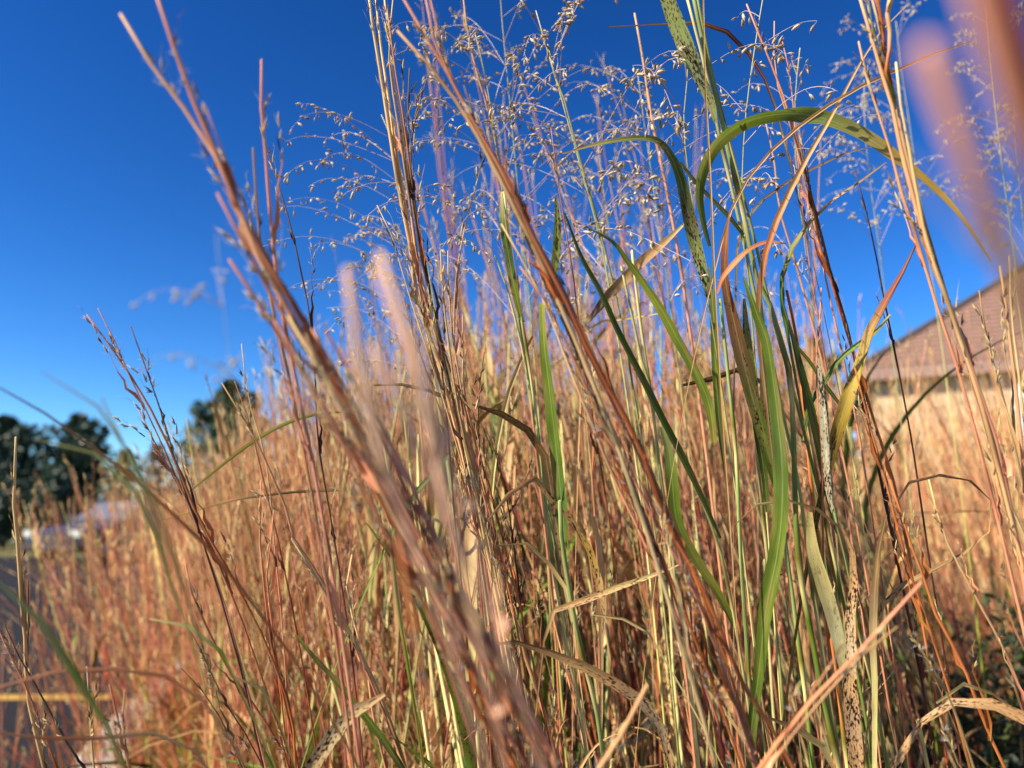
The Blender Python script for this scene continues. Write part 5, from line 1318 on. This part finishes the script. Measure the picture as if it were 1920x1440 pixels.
def envelope(px):
    """How steeply above eye level the sward rises in each direction (read off the photograph's outline of the stand)."""
    return np.interp(px, [100, 200, 300, 400, 500, 600, 700, 800, 900, 1100, 1300, 1450, 1600, 1700, 1800, 1920, 2100],
                     [.03, .04, .045, .055, .12, .21, .29, .34, .36, .37, .35, .31, .27, .24, .23, .24, .25])


def scatter(n, dmin, dmax, seed, pxlo=60, pxhi=2080, power=1.0):
    r = np.random.default_rng(seed)
    d = dmin + (dmax - dmin) * r.random(n) ** power
    px = r.uniform(pxlo, pxhi, n)
    x = (px - 960) / FPX * d
    return np.stack([px, x, d], -1)


def xleft(d):
    """Left edge of the bed: the kerb."""
    return np.interp(d, [k[1] for k in KERB], [k[0] for k in KERB]) + 0.22


MARKS = [(590, 560, "thin dark bristled stalk"), (540, 620, "big slanting rust bluestem"), (660, 800, "big slanting rust bluestem"), (690, 600, "soft peach streaks"), (780, 450, "sharp straw and maroon bundle"),
         (850, 720, "sharp straw and maroon bundle"), (903, 700, "dark forked tip"), (945, 760, "ochre bowed straw"), (970, 792, "twisting wide brown leaf"), (1033, 740, "tall lit green leaf"),
         (990, 430, "soft russet bundle"), (1090, 640, "soft russet bundle"), (1180, 520, "broad folded tan leaf"), (1150, 603, "level cream leaf"), (1190, 690, "long dark green blade"),
         (1290, 690, "bright green slanting leaf"), (1380, 590, "rust orange upright leaf"), (1462, 830, "long glossy green leaf"), (1550, 820, "mottled grey leaf"), (1640, 600, "red and yellow blade"),
         (1545, 470, "ragged dark stalk"), (1450, 250, "great arching leaf"), (1735, 460, "salmon bundle"), (1790, 600, "salmon bundle"), (1840, 640, "golden tufted stalk"), (1880, 780, "white house window"),
         (1770, 895, "looped brown leaf"), (1870, 400, "misty seed sprays"), (1300, 420, "bent flecked leaf"), (1060, 300, "drooping seed sprays"), (960, 480, "short dark sheath blade"), (1490, 640, "dark folded blade"),
         (1900, 620, "brown shingle roof"), (1000, 905, "curled speckled leaf"), (1260, 880, "grey green leaf"), (1600, 900, "mottled grey leaf")]
COLW = {'straw': "cream and crimson", 'pink': "pink tan", 'tan': "straw pale", 'orange': "orange", 'rust': "rust red", 'mauve': "mauve pink", 'crim': "crimson jointed"}


def sward_label(kind, k, xr, yr, lx, ly, H):
    tip = np.array([xr + lx * H, yr + ly * H, H * .97])
    q = tip - C0; dz = q @ FWD
    tx, ty = 960 + FPX * (q @ RGT) / dz, 720 - FPX * (q @ UPV) / dz
    j = min(range(len(MARKS)), key=lambda i: (MARKS[i][0] - tx) ** 2 + .5 * (MARKS[i][1] - ty) ** 2)
    dx, dy = tx - MARKS[j][0], ty - MARKS[j][1]
    if abs(dy) > 1.2 * abs(dx) + 15: rel = "tipped above the" if dy < 0 else "tipped below the"
    elif abs(dx) < 12: rel = "close behind the"
    else: rel = ("just left of the" if dx < 0 else "just right of the") if abs(dx) < 45 else ("further left of the" if dx < 0 else "further right of the")
    size = "tall" if H > 1.08 else ("short" if H < .82 else "medium")
    lean = "leaning well left" if lx < -.2 else ("leaning left" if lx < -.1 else ("leaning right" if lx > .05 else "upright"))
    noun = {'culm': "jointed pale culm" if k % 2 else "jointed green culm", 'dry': ["olive loose blade", "rust loose blade", "green tipped loose blade", "curling cream loose blade", "dark green loose blade"][k % 5]}.get(kind) or COLW[kind] + " bluestem stalk"
    return " ".join(f"{size} {noun} {lean} {rel} {MARKS[j][2]}".split()[:16])


PALS = ['pink', 'tan', 'straw', 'rust', 'mauve', 'pink', 'crim', 'pink']
PROT = {}
for lod in range(3):
    PROT[lod] = ([proto_arrays('blue', 100 + k, lod) for k in range(16)] + [proto_arrays('culm', 200 + k, lod) for k in range(8)]
                 + [proto_arrays('dry', 300 + k, lod) for k in range(10)])


def pick(r, px, d):
    f = r.random()
    w_culm = (.42 if d < .85 else .24) if 880 < px < 1650 else .13
    w_dry = .20 if 500 < px < 1750 else .08
    if f < w_culm: return 16 + int(r.integers(8)), 'culm'
    if f < w_culm + w_dry: return 24 + int(r.integers(10)), 'dry'
    k = int(r.integers(16)); return k, PALS[(100 + k) % 8]


def pose(r, px, x, d, kind):
    """Root, height and lean of one stalk."""
    up = envelope(px)
    if px > 1600 and d > 1.5: up = np.interp(px, [1600, 1680], [up, .215])
    H = 0.85 + up * d * (r.uniform(.55, 1.02) if r.random() < .86 else r.uniform(1.0, 1.22))
    H = min(H, r.uniform(1.0, 1.3))
    slender = kind not in ('dry', 'culm') and .62 < d < 1.3 and (840 < px < 1340 or 1390 < px < 1640) and r.random() < .07
    if slender: H = min(1.42, .85 + up * d * r.uniform(1.15, 1.95))
    if d < .9 and not slender: H = min(H, r.uniform(.55, 1.02) * (0.85 + up * d))
    lean = r.normal(-.10, .14) - (.12 if px < 500 else 0) - (.10 if px > 1500 else 0)
    leany = r.normal(0, .11)
    if kind == 'dry': H = r.uniform(.75, 1.1) * min(1.15, .62 + .3 * d)
    return max(.45, H), lean, leany


def far_clear(px, x, d):
    return x > xleft(d)


# the stalks that show largest: a thing each
NSEP = 290
cand = scatter(700, .60, 1.35, 21, 470, 2000, .8)
rr = np.random.default_rng(77)
count = 0
meshes = {}
group_of = {'culm': "switchgrass culms in the sward", 'dry': "loose grass blades in the sward"}
for px, x, d in cand:
    if count >= NSEP: break
    if px < 620 and d < .95: continue
    if px > 1590 and d < 1.3 and rr.random() < .93: continue
    k, kind = pick(rr, px, d)
    H, lx, ly = pose(rr, px, x, d, kind)
    xr = x - lx * H * .75; yr = d - ly * H * .5
    if not far_clear(px, xr, yr): continue
    if k not in meshes:
        pk, ps = (('blue', 100 + k) if k < 16 else (('culm', 184 + k) if k < 24 else ('dry', 276 + k)))
        mb, sb, lvs = proto_arrays(pk, ps, 0, True)
        meshes[k] = (mb.mesh("stem", M_STEMJ) if mb.n else None, sb.mesh("seed_tufts", M_STEMJ) if sb.n else None, [q.mesh("leaf", M_BLADE) for q in lvs])
    nm = "bluestem_stalk" if k < 16 else ("switchgrass_culm" if k < 24 else "grass_blade")
    sm, tm, lm = meshes[k]
    if k < 24:
        o = bpy.data.objects.new(nm, None); o.empty_display_size = .05; COL.objects.link(o)
        put("stem" if k < 16 else "culm", sm, o)
        if tm:
            put("seed_tufts", tm, o)["kind"] = "stuff"
        for q in lm: put("leaf", q, o)
    else:
        o = put(nm, lm[0])
    az = rr.uniform(0, 6.28)
    wsc = rr.uniform(1.0, 1.35) * (rr.uniform(1.1, 1.6) if kind == 'culm' else 1)
    o.matrix_world = Matrix.Translation((xr, yr, 0)) @ Matrix.Rotation(lx, 4, 'Y') @ Matrix.Rotation(-ly, 4, 'X') @ Matrix.Rotation(az, 4, 'Z') @ Matrix.Diagonal((wsc, wsc, H, 1))
    tag(o, sward_label(kind, k, xr, yr, lx, ly, H), "grass stalk" if kind != 'dry' else "grass blade", group_of.get(kind, kind + " bluestem stalks in the sward"))
    count += 1


def stuff(name, pts, lod, seed, mat):
    r = np.random.default_rng(seed)
    V, F4, F3, C, G, n = [], [], [], [], [], 0
    for px, x, d in pts:
        k, kind = pick(r, px, d)
        H, lx, ly = pose(r, px, x, d, kind)
        xr = x - lx * H * .75; yr = d - ly * H * .5
        if not far_clear(px, xr, yr): continue
        v, f4, f3, c, g = PROT[lod][k]
        az = r.uniform(0, 6.28); ca, sa = math.cos(az), math.sin(az); w = r.uniform(.9, 1.3)
        vx = (v[:, 0] * ca - v[:, 1] * sa) * w; vy = (v[:, 0] * sa + v[:, 1] * ca) * w; vz = v[:, 2]
        q = np.stack([xr + vx + lx * H * vz, yr + vy + ly * H * vz, vz * H], -1)
        cc = c.copy(); cc[:, :3] *= r.uniform(.65, 1.2) * np.array([1, r.uniform(.88, 1.08), r.uniform(.85, 1.1)])
        gg = g.copy(); gg[:, 2] += r.uniform(0, 100)
        V.append(q); F4.append(f4 + n); F3.append(f3 + n); C.append(cc); G.append(gg); n += len(v)
    me = mesh_from(name, np.vstack(V), np.vstack(F4), np.vstack(F3), np.vstack(C), np.vstack(G), mat)
    return tag(put(name, me), None, None, kind='stuff')


DENSE = [q for q in scatter(2300, .72, 1.9, 31, 420, 2050, .75) if not (q[0] < 640 and q[2] < 1.0) and not (q[0] > 1600 and (q[2] < 1.45 or (q[1] * 7919) % 1 > .4))]
stuff("dense_grass", [q for q in DENSE if q[2] < 1.08], 0, 5, M_STEMJ)
stuff("deeper_grass", [q for q in DENSE if q[2] >= 1.08], 1, 15, M_STEMJ)
stuff("middle_grass", [q for q in scatter(2600, 1.5, 4.2, 32, 90, 2050, .8) if (q[0] > 340 or (q[1] * 7919) % 1 < .38) and q[0] < 1650 or (q[1] * 7919) % 1 < .95], 1, 6, M_STEMJ)
stuff("far_grass", [q for q in scatter(2600, 3.8, 8.5, 33, 90, 2050, .8) if q[0] < 1700 or q[2] < 6], 2, 7, M_STEMJ)


# a fringe at the kerb, leaning out over the road
fringe = []
for _ in range(280):
    d_ = 1.35 + 4.2 * rng.random() ** 1.2
    x_ = float(xleft(d_)) - .12 + .55 * rng.random() ** 1.3
    fringe.append((960 + x_ / d_ * FPX, x_, d_))


def fringe_grass():
    r = np.random.default_rng(55)
    V, F4, F3, C, G, n = [], [], [], [], [], 0
    for px, x, d in fringe:
        k = int(r.integers(16)) if r.random() < .8 else 24 + int(r.integers(10))
        H = r.uniform(.55, .98); lx = -abs(r.normal(.34, .3)); ly = r.normal(-.05, .2)
        v, f4, f3, c, g = PROT[1][k]
        az = r.uniform(0, 6.28); ca, sa = math.cos(az), math.sin(az)
        vx = v[:, 0] * ca - v[:, 1] * sa; vy = v[:, 0] * sa + v[:, 1] * ca; vz = v[:, 2]
        bow = vz ** 1.6
        V.append(np.stack([x + vx + lx * H * bow, d + vy + ly * H * bow, H * (vz - .35 * abs(lx) * vz ** 2.5)], -1))
        cc = c.copy(); cc[:, :3] *= r.uniform(.6, 1.1)
        gg = g.copy(); gg[:, 2] += r.uniform(0, 100)
        F4.append(f4 + n); F3.append(f3 + n); C.append(cc); G.append(gg); n += len(v)
    tag(put("fringe_grass", mesh_from("fringe_grass", np.vstack(V), np.vstack(F4), np.vstack(F3), np.vstack(C), np.vstack(G), M_STEMJ)), None, None, kind='stuff')


fringe_grass()


# the same stand goes on beside and below the camera's view, as far as the kerb
def edge_grass():
    r = np.random.default_rng(66)
    V, F4, F3, C, G, n = [], [], [], [], [], 0
    for q in range(900):
        y = r.uniform(-1.0, 1.8)
        if q < 560:
            x0, x1 = float(xleft(y)) - .1, -.70 * max(y, .25) - .10
            if x1 <= x0: continue
            x = r.uniform(x0, x1); H = r.uniform(.6, .92); lx = r.normal(-.08, .06)
        else:
            y = r.uniform(.35, 1.5); x = r.uniform(-.66, -.20) * y
            if x < float(xleft(y)) - .05: continue
            H = min(.85 - .33 * y, r.uniform(.35, .62)); lx = r.normal(-.1, .1)
        k = int(r.integers(34)); v, f4, f3, c, g = PROT[1][k]
        az = r.uniform(0, 6.28); ca, sa = math.cos(az), math.sin(az); ly = r.normal(0, .06)
        vx = v[:, 0] * ca - v[:, 1] * sa; vy = v[:, 0] * sa + v[:, 1] * ca; vz = v[:, 2]
        if k >= 24: H = min(H, .6)
        V.append(np.stack([x + vx * .8 + lx * H * vz, y + vy * .8 + ly * H * vz, H * vz], -1))
        cc = c.copy(); cc[:, :3] *= r.uniform(.7, 1.15); gg = g.copy(); gg[:, 2] += r.uniform(0, 100)
        F4.append(f4 + n); F3.append(f3 + n); C.append(cc); G.append(gg); n += len(v)
    tag(put("edge_grass", mesh_from("edge_grass", np.vstack(V), np.vstack(F4), np.vstack(F3), np.vstack(C), np.vstack(G), M_STEMJ)), None, None, kind='stuff')


edge_grass()


# low tangle of dead leaves and litter between the stalks
def litter():
    r = np.random.default_rng(91)
    mb = MB()
    for _ in range(2600):
        d = r.uniform(.7, 3.4); px = r.uniform(250, 2000); x = (px - 960) / FPX * d
        if x < xleft(d): continue
        z = r.uniform(.02, .5) * r.random()
        az = r.uniform(0, 6.28); ln = r.uniform(.1, .3); o = np.array([math.cos(az), math.sin(az), r.uniform(-.2, .9)])
        u = np.linspace(0, 1, 5)[:, None]
        lp = np.array([x, d, z + .01]) + o * ln * u - np.array([0, 0, 1]) * u ** 2 * ln * .4
        lp[:, 2] = np.maximum(lp[:, 2], .012)
        cc = [(TAN, PALE), (BROWN, TAN), (RUST, ORAN), (GREEN, OLIV), (OLIV, LIME)][r.integers(5)]
        ribbon(mb, lp, np.linspace(.006, .001, 5), grad(list(cc), u[:, 0]) * r.uniform(.6, 1.0), r.uniform(0, 180), .3, r.uniform(0, 99), 3, ref=np.cross(o, [0, 0, 1.]) + [.1, .1, .1], spot=float(r.choice([0, .5])))
    tag(put("grass_litter", mb.mesh("grass_litter", M_BLADE)), None, None, kind='stuff')


litter()


# ------------------------------------------------------------------ the small leaved shrub low at the right, and a white flowered weed
def shrub(x, y, h, w, label, seed, nst, nleaf, lw):
    r = np.random.default_rng(seed)
    root = thing("leafy_shrub", (x, y, 0), label, "shrub", None)
    mb = MB(); lb = MB(); tips = []
    V, F, G, n = [], [], [], 0
    for k in range(nst):
        az = r.uniform(0, 6.28); rad = w / 2 * math.sqrt(r.random()); e = np.array([math.cos(az) * rad, math.sin(az) * rad, h * r.uniform(.5, 1.0)])
        q = catmull([[r.normal(0, .04), r.normal(0, .04), -.01], e * [.35, .35, .5], e], 9)
        tube(mb, q, np.linspace(.0028, .0007, 9), (.14, .08, .05), 5)
        for _ in range(nleaf):
            f = r.uniform(.15, 1.0); a = np.array([np.interp(f * 8, np.arange(9), q[:, i]) for i in range(3)])
            a = a + nrm(r.normal(size=3)) * r.uniform(0, .035)
            d = nrm(r.normal(size=3) + [0, 0, .35]); s_ = nrm(np.cross(d, r.normal(size=3))); up = np.cross(d, s_)
            L_ = lw * r.uniform(.7, 1.4); W_ = L_ * .26
            V.append(np.array([a, a + d * L_ * .45 + s_ * W_ + up * W_ * .3, a + d * L_, a + d * L_ * .45 - s_ * W_ + up * W_ * .3, a + d * L_ * .5]))
            F.append(np.array([[0, 1, 4], [1, 2, 4], [2, 3, 4], [3, 0, 4]]) + n); n += 5
            G.append(np.tile([0, 0, r.random()], (5, 1)))
    put("stem", mb.mesh("stem", M_BARK), root)
    V = np.vstack(V); V[:, 2] = np.maximum(V[:, 2], .01)
    o = put("foliage", mesh_from("foliage", V, np.zeros((0, 4), int), np.vstack(F), np.tile([1, 1, 1, 1.], (len(V), 1)), np.vstack(G), leaf_material("shrub_leaf", (.018, .035, .012), (.075, .10, .025), .3)), root)
    o["kind"] = "stuff"
    return root


shrub(.74, 1.22, .76, .62, "low dark shrub of small leaves beneath the looped brown leaf", 5, 130, 120, .019)
shrub(.55, 1.36, .66, .46, "lowest dark shrub half hidden behind the speckled leaf column", 8, 80, 100, .018)
shrub(1.2, 1.65, .74, .8, "small leaved shrub behind the low dark one under the brick wall", 6, 60, 60, .017)
w = shrub(-1.02, 2.62, .16, .34, "low green weed with tiny white blossoms beside the kerb", 7, 26, 26, .022)
w.name = "flowering_weed"; w["category"] = "weed"
fr = np.random.default_rng(3)
for k in range(7):
    mb = MB(); c = np.array([fr.uniform(-.14, .14), fr.uniform(-.14, .1), fr.uniform(.13, .18)])
    tube(mb, np.array([[c[0] * .6, c[1] * .6, .02], c * [.9, .9, .6], c]), .0008, (.1, .16, .04), 4)
    for j in range(7):
        a = j * .9; spike(mb, c, [math.cos(a), math.sin(a), .35], .011, .006, (.82, .8, .78))
    put("blossom", mb.mesh("blossom", M_SEED), w)
